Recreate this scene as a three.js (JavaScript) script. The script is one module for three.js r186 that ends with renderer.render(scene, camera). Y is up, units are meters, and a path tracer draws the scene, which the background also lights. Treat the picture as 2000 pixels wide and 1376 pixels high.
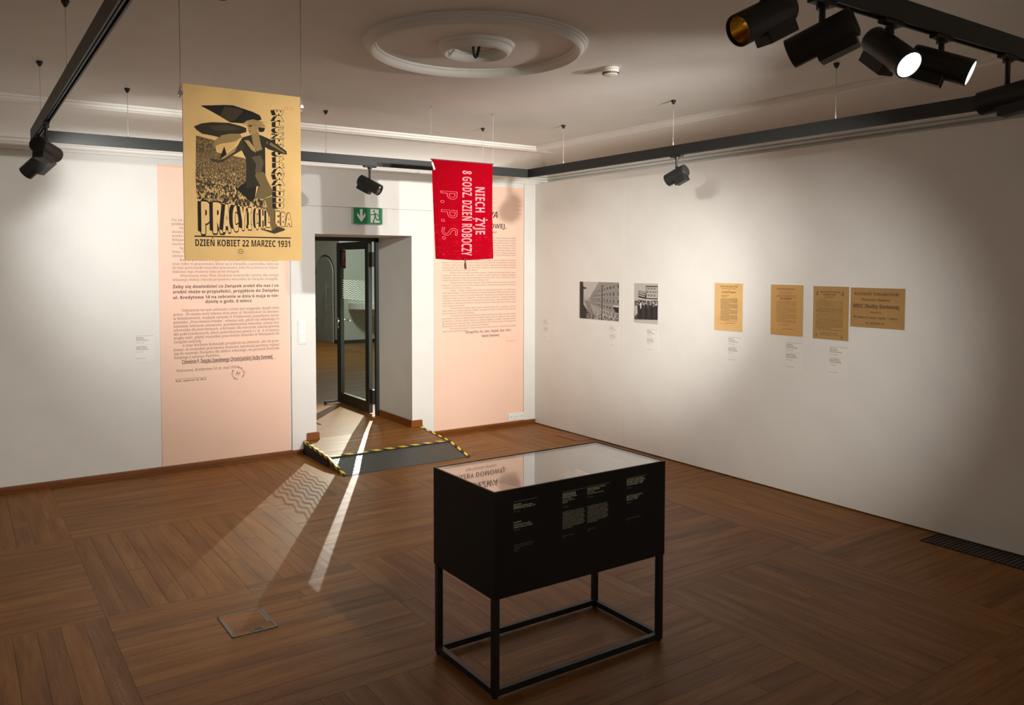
import * as THREE from 'three';
import { mergeGeometries, toCreasedNormals } from 'three/addons/utils/BufferGeometryUtils.js';
import { RoundedBoxGeometry } from 'three/addons/geometries/RoundedBoxGeometry.js';
import { createNoise2D } from 'simplex-noise';

// ------------------------------------------------------------------ camera, exposure
const scene = new THREE.Scene();
scene.background = new THREE.Color(0x000000);
const camera = new THREE.PerspectiveCamera(2 * Math.atan(688 / 1590.89) * 180 / Math.PI, 2000 / 1376, 0.05, 60);
camera.position.set(0, 1.8, 0);
camera.rotation.set(-0.044091, -0.59323, 0.001028, 'YXZ');
camera.setViewOffset(2000, 1376, 16.655, 102.265, 2000, 1376);   // shifted lens
const renderer = new THREE.WebGLRenderer({ antialias: true });
renderer.toneMapping = THREE.LinearToneMapping;
renderer.toneMappingExposure = 2.0;
renderer.shadowMap.enabled = true;
renderer.shadowMap.type = THREE.PCFSoftShadowMap;

// light settings: colour and candela of each lit track spot (the lamps themselves are built further down)
const NEUTRAL = new THREE.Color(1.0, 0.955, 0.89);

// ------------------------------------------------------------------ helpers
let seed = 7;
const rnd = () => { seed = (seed * 1664525 + 1013904223) >>> 0; return seed / 4294967296; };
const rr = (a, b) => a + (b - a) * rnd();
const V = (x, y, z) => new THREE.Vector3(x, y, z);
const taken = new Map();
const numbered = (n) => { const k = taken.get(n) || 0; taken.set(n, k + 1); return k ? n + '_' + String(k).padStart(3, '0') : n; };

function prep(g) {                       // plain, non-indexed, position + normal + uv
  const q = g.index ? g.toNonIndexed() : g;
  for (const k of Object.keys(q.attributes)) if (!['position', 'normal', 'uv'].includes(k)) q.deleteAttribute(k);
  if (!q.attributes.normal) q.computeVertexNormals();
  if (!q.attributes.uv) q.setAttribute('uv', new THREE.Float32BufferAttribute(new Float32Array(q.attributes.position.count * 2), 2));
  return q;
}
function join(list) { const l = [].concat(list).map(prep); return l.length > 1 ? mergeGeometries(l) : l[0]; }
function uvMetres(g, s = 1, ox = 0, oy = 0) {      // uv in metres on the plane that each face lies in
  const p = g.attributes.position, n = g.attributes.normal, uv = new Float32Array(p.count * 2);
  for (let i = 0; i < p.count; i++) {
    const ax = Math.abs(n.getX(i)), ay = Math.abs(n.getY(i)), az = Math.abs(n.getZ(i));
    const a = ax > ay && ax > az ? [p.getZ(i), p.getY(i)] : ay > az ? [p.getX(i), p.getZ(i)] : [p.getX(i), p.getY(i)];
    uv[2 * i] = a[0] * s + ox; uv[2 * i + 1] = a[1] * s + oy;
  }
  g.setAttribute('uv', new THREE.Float32BufferAttribute(uv, 2));
  return g;
}
const bx = (x0, x1, y0, y1, z0, z1) => { const g = new THREE.BoxGeometry(Math.abs(x1 - x0), Math.abs(y1 - y0), Math.abs(z1 - z0)); g.translate((x0 + x1) / 2, (y0 + y1) / 2, (z0 + z1) / 2); return g; };
const rbx = (x0, x1, y0, y1, z0, z1, r = 0.004, seg = 2) => { const g = new RoundedBoxGeometry(Math.abs(x1 - x0), Math.abs(y1 - y0), Math.abs(z1 - z0), seg, r); g.translate((x0 + x1) / 2, (y0 + y1) / 2, (z0 + z1) / 2); return g; };
function rod(a, b, r, seg = 10) {
  const d = b.clone().sub(a), g = new THREE.CylinderGeometry(r, r, d.length(), seg);
  g.applyQuaternion(new THREE.Quaternion().setFromUnitVectors(V(0, 1, 0), d.normalize()));
  g.translate((a.x + b.x) / 2, (a.y + b.y) / 2, (a.z + b.z) / 2);
  return g;
}
function lathe(pts, seg = 40) { return new THREE.LatheGeometry(pts.map((q) => new THREE.Vector2(q[0], q[1])), seg); }
function mesh(name, geos, mat, parent = scene) {
  const m = new THREE.Mesh(join(geos), mat);
  m.name = parent === scene ? numbered(name) : name;
  m.castShadow = m.receiveShadow = true;
  parent.add(m);
  return m;
}
function same(name, geometry, mat, parent) {         // shares geometry
  const m = new THREE.Mesh(geometry, mat); m.name = name; m.castShadow = m.receiveShadow = true; parent.add(m); return m;
}
function tag(o, label, category, group, kind) {
  o.userData.label = label; o.userData.category = category;
  if (group) o.userData.group = group;
  if (kind) o.userData.kind = kind;
  return o;
}
function thing(name, label, category, pos = [0, 0, 0], group, kind) {
  const o = new THREE.Group(); o.name = numbered(name); o.position.set(...pos); scene.add(o);
  return tag(o, label, category, group, kind);
}
function part(parent, name) { const o = new THREE.Group(); o.name = name; parent.add(o); return o; }

// ------------------------------------------------------------------ textures
const n2 = createNoise2D(() => { seed = (seed * 1664525 + 1013904223) >>> 0; return seed / 4294967296; });
const fbm = (x, y, o = 4) => { let s = 0, a = 0.5; for (let i = 0; i < o; i++) { s += a * n2(x, y); x *= 2.03; y *= 2.03; a *= 0.5; } return s; };
function dataTex(w, h, fn, srgb, rep = true) {
  const d = new Uint8Array(w * h * 4);
  for (let y = 0; y < h; y++) for (let x = 0; x < w; x++) {
    const c = fn(x / w, y / h, x, y), i = 4 * (y * w + x);
    d[i] = Math.max(0, Math.min(255, c[0])); d[i + 1] = Math.max(0, Math.min(255, c[1])); d[i + 2] = Math.max(0, Math.min(255, c[2])); d[i + 3] = 255;
  }
  const t = new THREE.DataTexture(d, w, h);
  t.magFilter = THREE.LinearFilter; t.minFilter = THREE.LinearMipmapLinearFilter; t.generateMipmaps = true;
  if (rep) t.wrapS = t.wrapT = THREE.RepeatWrapping;
  if (srgb) t.colorSpace = THREE.SRGBColorSpace;
  t.needsUpdate = true;
  return t;
}
function canvasTex(w, h, draw) {
  const c = document.createElement('canvas'); c.width = w; c.height = h;
  draw(c.getContext('2d'), w, h);
  const t = new THREE.CanvasTexture(c); t.colorSpace = THREE.SRGBColorSpace; t.magFilter = THREE.LinearFilter; t.anisotropy = 8;
  return t;
}
// wrapped noise for tiles: blends the tile's ends
const tile = (f) => (u, v) => { const a = f(u, v), b = f(u - 1, v), c = f(u, v - 1), d = f(u - 1, v - 1); const q = (t) => t * t * (3 - 2 * t); const s = q(Math.max(0, (u - 0.8) / 0.2)), t = q(Math.max(0, (v - 0.8) / 0.2)); return (a * (1 - s) + b * s) * (1 - t) + (c * (1 - s) + d * s) * t; };

// oak: 2.4 m along the grain (u), 0.8 m across (v)
const oakField = (() => {
  const W = 2048, H = 1024, f = new Float32Array(W * H), g = new Float32Array(W * H);
  const broad = tile((u, v) => fbm(u * 2.2 + 3, v * 7, 3)), streak = tile((u, v) => fbm(u * 5, v * 70, 3)), pore = tile((u, v) => n2(u * 42, v * 420 + 9)), cath = tile((u, v) => v * 26 + 1.6 * fbm(u * 3 + 11, v * 5, 2)), ray = tile((u, v) => fbm(u * 90 + 5, v * 60, 2)), raymask = tile((u, v) => n2(u * 3 + 40, v * 12));
  for (let y = 0; y < H; y++) for (let x = 0; x < W; x++) {
    const u = x / W, v = y / H;
    const rings = Math.sin(6.283 * cath(u, v)) * 0.5;
    const po = Math.max(0, pore(u, v) - 0.35) * 1.3;
    const ry = Math.max(0, raymask(u, v) - 0.45) * Math.max(0, ray(u, v) - 0.05) * 3.2;
    f[y * W + x] = 0.5 + 0.26 * broad(u, v) + 0.09 * streak(u, v) + 0.06 * rings - 0.14 * po + 0.6 * ry;
    g[y * W + x] = 0.6 + 0.16 * streak(u, v) + 0.1 * rings - 0.4 * po;
  }
  return { W, H, f, g };
})();
const mix = (a, b, t) => a.map((q, i) => q + (b[i] - q) * t);
const oakMap = dataTex(oakField.W, oakField.H, (u, v, x, y) => {
  const t = Math.max(0, Math.min(1, oakField.f[y * oakField.W + x]));
  return t < 0.5 ? mix([90, 55, 17], [136, 90, 32], t * 2) : mix([136, 90, 32], [178, 125, 50], t * 2 - 1);
}, true);
const oakBump = dataTex(1024, 512, (u, v, x, y) => { const t = 255 * Math.max(0, Math.min(1, oakField.g[(y * 2) * oakField.W + x * 2])); return [t, t, t]; });
const oakRough = dataTex(1024, 512, (u, v, x, y) => { const t = 255 * Math.max(0.2, Math.min(0.75, 0.46 + 0.22 * (0.5 - oakField.f[(y * 2) * oakField.W + x * 2]))); return [t, t, t]; });
const plaster = (() => { const a = tile((u, v) => fbm(u * 40, v * 40, 4)), b = tile((u, v) => fbm(u * 5 + 20, v * 5, 3)); return dataTex(512, 512, (u, v) => { const t = 128 + 60 * a(u, v) + 8 * b(u, v); return [t, t, t]; }); })();
const mottle = (() => { const a = tile((u, v) => fbm(u * 3, v * 3, 4)), b = tile((u, v) => n2(u * 120, v * 120)); return dataTex(512, 512, (u, v) => { const t = 249 + 4 * a(u, v) + 2 * b(u, v); return [t, t, t - 2]; }, true); })();

// ------------------------------------------------------------------ materials
const M = {};
const std = (o) => new THREE.MeshStandardMaterial(o);
const lin = (r, g, b) => new THREE.Color().setRGB(r, g, b);
M.wall = std({ color: lin(0.80, 0.79, 0.765), roughness: 0.85, map: mottle, bumpMap: plaster, bumpScale: 0.0003 });
M.board = std({ color: lin(0.80, 0.79, 0.765), roughness: 0.7, map: mottle, bumpMap: plaster, bumpScale: 0.0001 });
M.ceiling = std({ color: lin(0.78, 0.76, 0.72), roughness: 0.9, map: mottle, bumpMap: plaster, bumpScale: 0.0004 });
M.hallWall = std({ color: lin(0.66, 0.69, 0.63), roughness: 0.8, map: mottle });
M.moulding = std({ color: lin(0.80, 0.78, 0.73), roughness: 0.7 });
const oak = (r, g, b) => new THREE.MeshPhysicalMaterial({ color: lin(r, g, b), map: oakMap, bumpMap: oakBump, bumpScale: 0.0005, roughnessMap: oakRough, roughness: 1.0, specularIntensity: 0.5 });
M.oak = [oak(0.86, 0.82, 0.74), oak(0.92, 0.87, 0.78), oak(0.80, 0.76, 0.68), oak(0.98, 0.92, 0.82), oak(0.70, 0.66, 0.58), oak(0.88, 0.81, 0.71)];
M.skirting = std({ color: lin(0.80, 0.56, 0.37), map: oakMap, bumpMap: oakBump, bumpScale: 0.0004, roughness: 0.4 });
M.gap = std({ color: lin(0.03, 0.02, 0.012), roughness: 0.9 });
M.black = std({ color: lin(0.008, 0.009, 0.008), roughness: 0.5 });
M.blackMatt = std({ color: lin(0.006, 0.0065, 0.006), roughness: 0.75 });
M.trackMetal = std({ color: lin(0.008, 0.0095, 0.009), roughness: 0.5 });
M.copper = std({ color: lin(0.55, 0.56, 0.56), roughness: 0.3, metalness: 1 });
M.steel = std({ color: lin(0.6, 0.61, 0.6), roughness: 0.3, metalness: 1 });
M.chrome = std({ color: lin(0.75, 0.75, 0.74), roughness: 0.18, metalness: 1 });
M.doorMetal = std({ color: lin(0.018, 0.024, 0.02), roughness: 0.4 });
M.white = std({ color: lin(0.8, 0.8, 0.77), roughness: 0.4 });
M.cream = std({ color: lin(0.78, 0.74, 0.64), roughness: 0.45 });
M.glass = new THREE.MeshPhysicalMaterial({ color: lin(0.76, 0.84, 0.79), roughness: 0.0, transmission: 1, thickness: 0, ior: 1.5 });
M.caseGlass = new THREE.MeshPhysicalMaterial({ color: lin(1, 1, 1), roughness: 0.0, transmission: 1, thickness: 0, ior: 1.95 });
M.gold = std({ color: lin(0.85, 0.62, 0.2), roughness: 0.22, metalness: 1 });
M.silver = std({ color: lin(0.8, 0.8, 0.8), roughness: 0.2, metalness: 1 });
M.lens = std({ color: lin(0.02, 0.02, 0.02), roughness: 0.1 });
M.glow = std({ color: lin(0.9, 0.9, 0.9), roughness: 0.4, emissive: new THREE.Color(1, 0.97, 0.92), emissiveIntensity: 9 });
M.brass = std({ color: lin(0.3, 0.2, 0.12), roughness: 0.4, metalness: 0.6 });
M.floorBoxMetal = std({ color: lin(0.10, 0.12, 0.11), roughness: 0.35, metalness: 0.8 });

// ------------------------------------------------------------------ room dimensions (metres)
const ZB = -7.42, XR = 5.62, XP = 5.424, XL = -1.0, ZF = 1.3, HC = 3.0;
const DX0 = 2.835, DX1 = 3.86, DTOP = 2.085, HP = 0.13, ZD = -8.17;       // doorway, step height, far face of the wall

// ------------------------------------------------------------------ floor: oak boards laid in squares
{
  const floor = thing('floor', 'dark oak parquet floor of long boards laid in alternating squares', 'floor', [0, 0, 0], null, 'structure');
  mesh('subfloor', bx(XL - 0.3, XR + 0.3, -0.12, -0.012, ZB - 0.1, ZF + 0.3), M.gap, floor);
  const xs = [-2.06, -0.73, 0.60, 1.93, 3.13, 4.46, 5.63], zs = [-7.43, -5.93, -4.52, -3.16, -1.85, -0.52, 0.8, 1.32];
  const rest = [];
  const box = { x0: 1.071, x1: 1.291, z0: -4.19, z1: -3.92 };
  for (let j = 0; j < zs.length - 1; j++) for (let i = 0; i < xs.length - 1; i++) {
    const ax = (i + j) % 2 === 1;
    const x0 = Math.max(xs[i], XL), x1 = Math.min(xs[i + 1], XR), z0 = zs[j], z1 = zs[j + 1];
    if (x1 - x0 < 0.02) continue;
    const along = ax ? [z0, z1] : [x0, x1], across = ax ? [x0, x1] : [z0, z1];
    const n = Math.max(1, Math.round((across[1] - across[0]) / 0.104)), w = (across[1] - across[0]) / n;
    for (let k = 0; k < n; k++) {
      const a0 = across[0] + k * w, a1 = a0 + w, gp = 0.0004 + rnd() * 0.0006;
      const cuts = [along[0], along[1]];
      if (rnd() < 0.34) cuts.splice(1, 0, along[0] + (along[1] - along[0]) * rr(0.3, 0.75));
      for (let c = 0; c < cuts.length - 1; c++) {
        const lift = -0.0006 * rnd();
        const X0 = ax ? a0 + gp : cuts[c] + gp, X1 = ax ? a1 - gp : cuts[c + 1] - gp, Z0 = ax ? cuts[c] + gp : a0 + gp, Z1 = ax ? cuts[c + 1] - gp : a1 - gp;
        const g = prep(bx(X0, X1, -0.014, lift, Z0, Z1));
        const p = g.attributes.position, uv = g.attributes.uv, ou = rnd(), ov = rnd(), fl = rnd() < 0.5 ? -1 : 1;
        for (let q = 0; q < p.count; q++) {
          const L = ax ? p.getZ(q) : p.getX(q), A = ax ? p.getX(q) : p.getZ(q);
          uv.setXY(q, fl * L / 2.4 + ou, A / 0.8 + ov);
        }
        const mi = Math.floor(rnd() * 6), mat = M.oak[mi === 4 && rnd() < 0.5 ? 0 : mi];
        const inView = X1 > 0.12 && Z1 < -1.9 && (X1 > 0.6 || Z0 < -3.7) && !(Z0 > -3.2 && X1 < 1.55);
        if (inView) same('board', g, mat, floor); else rest.push(g);
      }
    }
  }
  const r = mesh('board_rest', rest, M.oak[0], floor); r.userData.kind = 'stuff';
}

// ------------------------------------------------------------------ walls
{
  const w = thing('wall_back', 'white plastered back wall with a deep doorway', 'wall', [0, 0, 0], null, 'structure');
  const g = [bx(XL - 0.2, DX0, -0.1, HC + 0.1, ZD, ZB), bx(DX1, XR + 0.3, -0.1, HC + 0.1, ZD, ZB), bx(DX0, DX1, DTOP, HC + 0.1, ZD, ZB)].map((q) => uvMetres(prep(q), 0.7));
  mesh('plaster_left', g[0], M.wall, w); mesh('plaster_right', g[1], M.wall, w); mesh('lintel', g[2], M.wall, w);
  // white boards round the doorway stand 2 cm proud of the plaster
  const zf = ZB + 0.025;
  mesh('door_surround', [bx(2.60, DX0, 0.05, 2.3455, ZB, zf), bx(DX1, 4.115, 0.05, 2.3455, ZB, zf), bx(DX0, DX1, DTOP, 2.3455, ZB, zf)].map((q) => uvMetres(prep(q), 0.7)), M.board, w);
  mesh('header_board', uvMetres(prep(bx(2.60, 4.115, 2.3490, 2.692, ZB, zf)), 0.7), M.board, w);
  mesh('edge_strip', uvMetres(prep(bx(5.272, XP, 0.05, 2.69, ZB, ZB + 0.012)), 0.7), M.board, w);
}
{
  const w = thing('wall_right', 'long white exhibition wall of flat boards below the cornice', 'wall', [0, 0, 0], null, 'structure');
  const cuts = [-7.415, -5.94, -2.0, ZF];
  for (let i = 0; i < 3; i++) mesh('wall_panel', uvMetres(prep(rbx(XP, XP + 0.05, 0.009, 2.697, cuts[i] + 0.0006, cuts[i + 1] - 0.0006, 0.0015, 1)), 0.7), M.board, w);
  mesh('plaster', uvMetres(prep(bx(XR, XR + 0.3, -0.1, HC + 0.1, ZB - 0.1, ZF + 0.3)), 0.7), M.wall, w);
}
tag(mesh('wall_left', uvMetres(prep(bx(XL - 0.3, XL, -0.1, HC + 0.1, ZB - 0.1, ZF + 0.3)), 0.7), M.wall), 'white plaster side wall outside the frame', 'wall', null, 'structure');
tag(mesh('wall_front', uvMetres(prep(bx(XL - 0.3, XR + 0.3, -0.1, HC + 0.1, ZF, ZF + 0.3)), 0.7), M.wall), 'white plaster wall behind the viewer', 'wall', null, 'structure');
tag(mesh('ceiling', uvMetres(prep(bx(XL - 0.3, XR + 0.3, HC, HC + 0.2, ZB - 0.1, ZF + 0.3)), 0.7), M.ceiling), 'flat plaster ceiling above the hanging lighting track', 'ceiling', null, 'structure');

// cornice and cove: one profile run along each wall (d = distance from the wall)
{
  const prof = [[0, 2.692], [0.022, 2.692], [0.026, 2.702], [0.026, 2.712], [0.036, 2.716], [0.042, 2.728], [0.042, 2.738], [0.056, 2.742], [0.064, 2.752], [0.064, 2.764], [0.08, 2.768]];
  for (let i = 0; i <= 14; i++) { const t = (i / 14) * Math.PI / 2; prof.push([0.09 + 0.47 * (1 - Math.cos(t)), 2.775 + 0.19 * Math.sin(t)]); }
  prof.push([0.585, 2.965], [0.585, 2.958], [0.60, 2.952], [0.625, 2.952], [0.64, 2.962], [0.655, 2.964], [0.66, 2.98], [0.672, 2.984], [0.672, 3.001], [0, 3.001]);
  const run = (name, label, len, at, ry) => {
    const s = new THREE.Shape(prof.map((q) => new THREE.Vector2(q[0], q[1])));
    let g = new THREE.ExtrudeGeometry(s, { depth: len, bevelEnabled: false });
    g = toCreasedNormals(g, 0.45);
    g.rotateY(ry); g.translate(...at);
    return tag(mesh(name, uvMetres(prep(g), 0.7), M.moulding), label, 'cornice', null, 'structure');
  };
  run('trim_1', 'stepped plaster cornice and cove above the doorway wall', XR - XL, [XR, 0, ZB], -Math.PI / 2);
  run('trim_2', 'stepped plaster cornice and cove above the long exhibition wall', ZF - ZB, [XR, 0, ZF], Math.PI);
  run('trim_3', 'stepped plaster cornice and cove on the side wall outside the frame', ZF - ZB, [XL, 0, ZB], 0);
  run('trim_4', 'stepped plaster cornice and cove on the wall behind the viewer', XR - XL, [XL, 0, ZF], Math.PI / 2);
}
// skirting on the back wall
{
  const sk = (name, x0, x1, label) => {
    const s = new THREE.Shape([[0, 0], [0.022, 0], [0.022, 0.012], [0.016, 0.013], [0.016, 0.018], [0.024, 0.019], [0.024, 0.042], [0.019, 0.05], [0, 0.052]].map((q) => new THREE.Vector2(q[0], q[1])));
    const g = new THREE.ExtrudeGeometry(s, { depth: x1 - x0, bevelEnabled: false });
    g.rotateY(-Math.PI / 2); g.scale(1, 1, 1); g.translate(x1, 0, ZB);
    return tag(mesh(name, uvMetres(prep(g), 0.42), M.skirting), label, 'skirting', null, 'structure');
  };
  sk('baseboard_back', XL, 2.70, 'low brown wooden skirting below the taller pink text panel with the stamp');
  sk('baseboard_corner', 3.965, XP, 'low brown wooden skirting below the pink panel behind the red banner');
}

// ------------------------------------------------------------------ step and ramp in the doorway
{
  const st = thing('doorway_step', 'raised brown wooden step filling the doorway up to the ramp', 'step', [0, 0, 0], null, 'structure');
  const ZT = -6.79, YT = 0.087, top = (z) => z <= ZB ? HP : HP + (YT - HP) * (z - ZB) / (ZT - ZB);      // the boards outside the doorway slope gently
  const wedge = (x0, x1, za, zb, ya, yb, drop) => {
    const g = new THREE.BoxGeometry(x1 - x0, 1, zb - za), p = g.attributes.position; g.translate((x0 + x1) / 2, 0, (za + zb) / 2);
    for (let i = 0; i < p.count; i++) { const far = p.getZ(i) < (za + zb) / 2, up = p.getY(i) > 0; p.setY(i, up ? (far ? ya : yb) : drop === null ? 0 : (far ? ya : yb) - drop); }
    g.computeVertexNormals(); return g;
  };
  mesh('riser', [wedge(2.705, 3.955, ZB, ZT, HP - 0.012, YT - 0.012, null), bx(DX0, DX1, 0, HP - 0.012, ZD, ZB)], M.blackMatt, st);
  let z = ZD - 0.02; let k = 0;
  while (z < ZT - 0.005) {
    let z1 = Math.min(z + 0.118, ZT); if (z < ZB && z1 > ZB) z1 = ZB; if (ZT - z1 < 0.03) z1 = ZT;
    const inside = z1 <= ZB + 0.001;
    const g = prep(wedge(inside ? DX0 : 2.705, inside ? DX1 : 3.955, z + 0.0008, z1 - 0.0008, top(z), top(z1), 0.012));
    const p = g.attributes.position, uv = g.attributes.uv, ou = rnd(), ov = rnd();
    for (let q = 0; q < p.count; q++) uv.setXY(q, p.getX(q) / 2.4 + ou, p.getZ(q) / 0.8 + ov);
    same('board', g, M.oak[[0, 1, 5][k++ % 3]], st);
    z = z1;
  }
  // little skirting returns inside the doorway and round its edges
  const cap = (x0, x1, z0, z1) => [bx(x0, x1, HP, HP + 0.012, z0, z1), bx(x0 + 0.003, x1 - 0.003, HP + 0.012, HP + 0.062, z0 + 0.003, z1 - 0.003), bx(x0 + 0.006, x1 - 0.006, HP + 0.062, HP + 0.07, z0 + 0.006, z1 - 0.006)];
  mesh('skirting_return', cap(DX1 - 0.024, DX1 + 0.0, ZD + 0.03, ZB + 0.025).concat(cap(DX1 - 0.024, DX1 + 0.11, ZB + 0.025, ZB + 0.05)).map((q) => uvMetres(prep(q), 0.42)), M.skirting, st);
  mesh('skirting_return', cap(DX0, DX0 + 0.024, ZD + 0.03, ZB + 0.025).concat(cap(2.735, DX0 + 0.024, ZB + 0.025, ZB + 0.05)).map((q) => uvMetres(prep(q), 0.42)), M.skirting, st);
}
{
  const rub = std({ color: lin(0.05, 0.055, 0.05), roughness: 0.4 });
  const g = new THREE.BufferGeometry(), x0 = 2.712, x1 = 3.948, zt = -6.80, zb = -6.425, yt = 0.090, yb = 0.004;
  const P = [[x0, yt, zt], [x1, yt, zt], [x0, yb, zb], [x1, yb, zb], [x0, 0, zt], [x1, 0, zt], [x0, 0, zb], [x1, 0, zb]];
  const F = [[0, 2, 3, 1], [2, 6, 7, 3], [0, 4, 6, 2], [1, 3, 7, 5], [0, 1, 5, 4]], pos = [], uv = [];
  for (const f of F) for (const i of [0, 1, 2, 0, 2, 3]) { const q = P[f[i]]; pos.push(...q); uv.push(q[0] / 0.05, Math.hypot(q[2], q[1] * 0.4) / 0.05); }
  g.setAttribute('position', new THREE.Float32BufferAttribute(pos, 3)); g.setAttribute('uv', new THREE.Float32BufferAttribute(uv, 2)); g.computeVertexNormals();
  const ramp = thing('rubber_ramp', 'black chequer-plate ramp leading up to the doorway step', 'ramp');
  mesh('ramp_body', g, rub, ramp);
  // raised lugs of the chequer plate, alternately turned
  const lugG = new THREE.SphereGeometry(1, 8, 5, 0, 6.2832, 0, 1.5708); lugG.scale(0.0105, 0.0022, 0.0036);
  const nx = 54, nz = 17, im = new THREE.InstancedMesh(lugG, std({ color: lin(0.06, 0.065, 0.06), roughness: 0.3 }), nx * nz);
  im.name = 'chequer_lugs'; im.userData.kind = 'stuff'; im.castShadow = im.receiveShadow = true;
  const tilt = Math.atan2(yt - yb, zb - zt), m4 = new THREE.Matrix4(), qa = new THREE.Quaternion(), qb = new THREE.Quaternion();
  for (let i = 0; i < nx; i++) for (let j = 0; j < nz; j++) {
    const tz = (j + 0.7) / (nz + 0.4);
    qa.setFromAxisAngle(V(1, 0, 0), tilt); qb.setFromAxisAngle(V(0, 1, 0), (i + j) % 2 ? 0.785 : -0.785);
    m4.compose(V(x0 + 0.02 + i * (x1 - x0 - 0.04) / (nx - 1), yt + (yb - yt) * tz, zt + (zb - zt) * tz), qa.multiply(qb), V(1, 1, 1));
    im.setMatrixAt(i * nz + j, m4);
  }
  ramp.add(im);

  const stripes = (n, slant) => canvasTex(64, 1024, (c, w, h) => {
    c.fillStyle = '#15120e'; c.fillRect(0, 0, w, h);
    c.fillStyle = '#f2d22c';
    const s = h / n;
    for (let i = -1; i <= n; i++) { c.beginPath(); c.moveTo(0, i * s); c.lineTo(0, i * s + s * 0.52); c.lineTo(w, i * s + s * (0.52 + slant)); c.lineTo(w, i * s + s * slant); c.fill(); }
    for (let i = 0; i < 260; i++) { c.fillStyle = 'rgba(40,34,22,' + (0.08 + rnd() * 0.25) + ')'; c.fillRect(rnd() * w, rnd() * h, 1 + rnd() * 7, 1 + rnd() * 3); }
  });
  // tape: a thin strip that follows a line of points, width along `side`
  const tape = (label, pts, side, n, slant) => {
    const pos = [], uv = []; let len = 0; const L = [0];
    for (let i = 1; i < pts.length; i++) { len += pts[i].distanceTo(pts[i - 1]); L.push(len); }
    const up = V(0, 0.0012, 0);
    for (let i = 0; i < pts.length - 1; i++) {
      const a = pts[i].clone().add(up), b = pts[i + 1].clone().add(up), c = b.clone().add(side), d = a.clone().add(side);
      const v0 = 1 - L[i] / len, v1 = 1 - L[i + 1] / len;
      for (const [p, u, v] of [[a, 0, v0], [d, 1, v0], [c, 1, v1], [a, 0, v0], [c, 1, v1], [b, 0, v1]]) { pos.push(p.x, p.y, p.z); uv.push(u, v); }
    }
    const q = new THREE.BufferGeometry();
    q.setAttribute('position', new THREE.Float32BufferAttribute(pos, 3)); q.setAttribute('uv', new THREE.Float32BufferAttribute(uv, 2)); q.computeVertexNormals();
    return q;
  };
  const matT = (n, s) => std({ map: stripes(n, s), roughness: 0.5, side: THREE.DoubleSide });
  const m1 = matT(8, 0.3), m2 = matT(9, 0.3);
  const L = [V(2.703, HP, ZB + 0.03), V(2.703, 0.092, -6.79), V(2.703, 0.006, -6.415)], R = [V(3.957, HP, ZB + 0.03), V(3.957, 0.092, -6.79), V(3.957, 0.006, -6.405)];
  const Lv = L.map((p) => p.clone().add(V(-0.001, 0, 0)));
  tag(mesh('hazard_tape', [tape('', L, V(0.024, 0, 0), 8, 0.5), tape('', Lv, V(0, -0.022, 0), 8, 0.5)], m1), 'yellow and black striped tape along the ramp edge beside the light switches', 'tape');
  tag(mesh('hazard_tape', [tape('', R, V(-0.03, 0, 0), 8, 0.5)], m1), 'yellow and black striped tape along the ramp edge below the red banner', 'tape');
  tag(mesh('hazard_tape', [tape('', [V(2.727, 0.0945, -6.82), V(3.927, 0.0945, -6.82)], V(0, -0.003, 0.05), 9, 0.5)], m2), 'yellow and black striped tape across the top of the ramp', 'tape');
}

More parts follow.
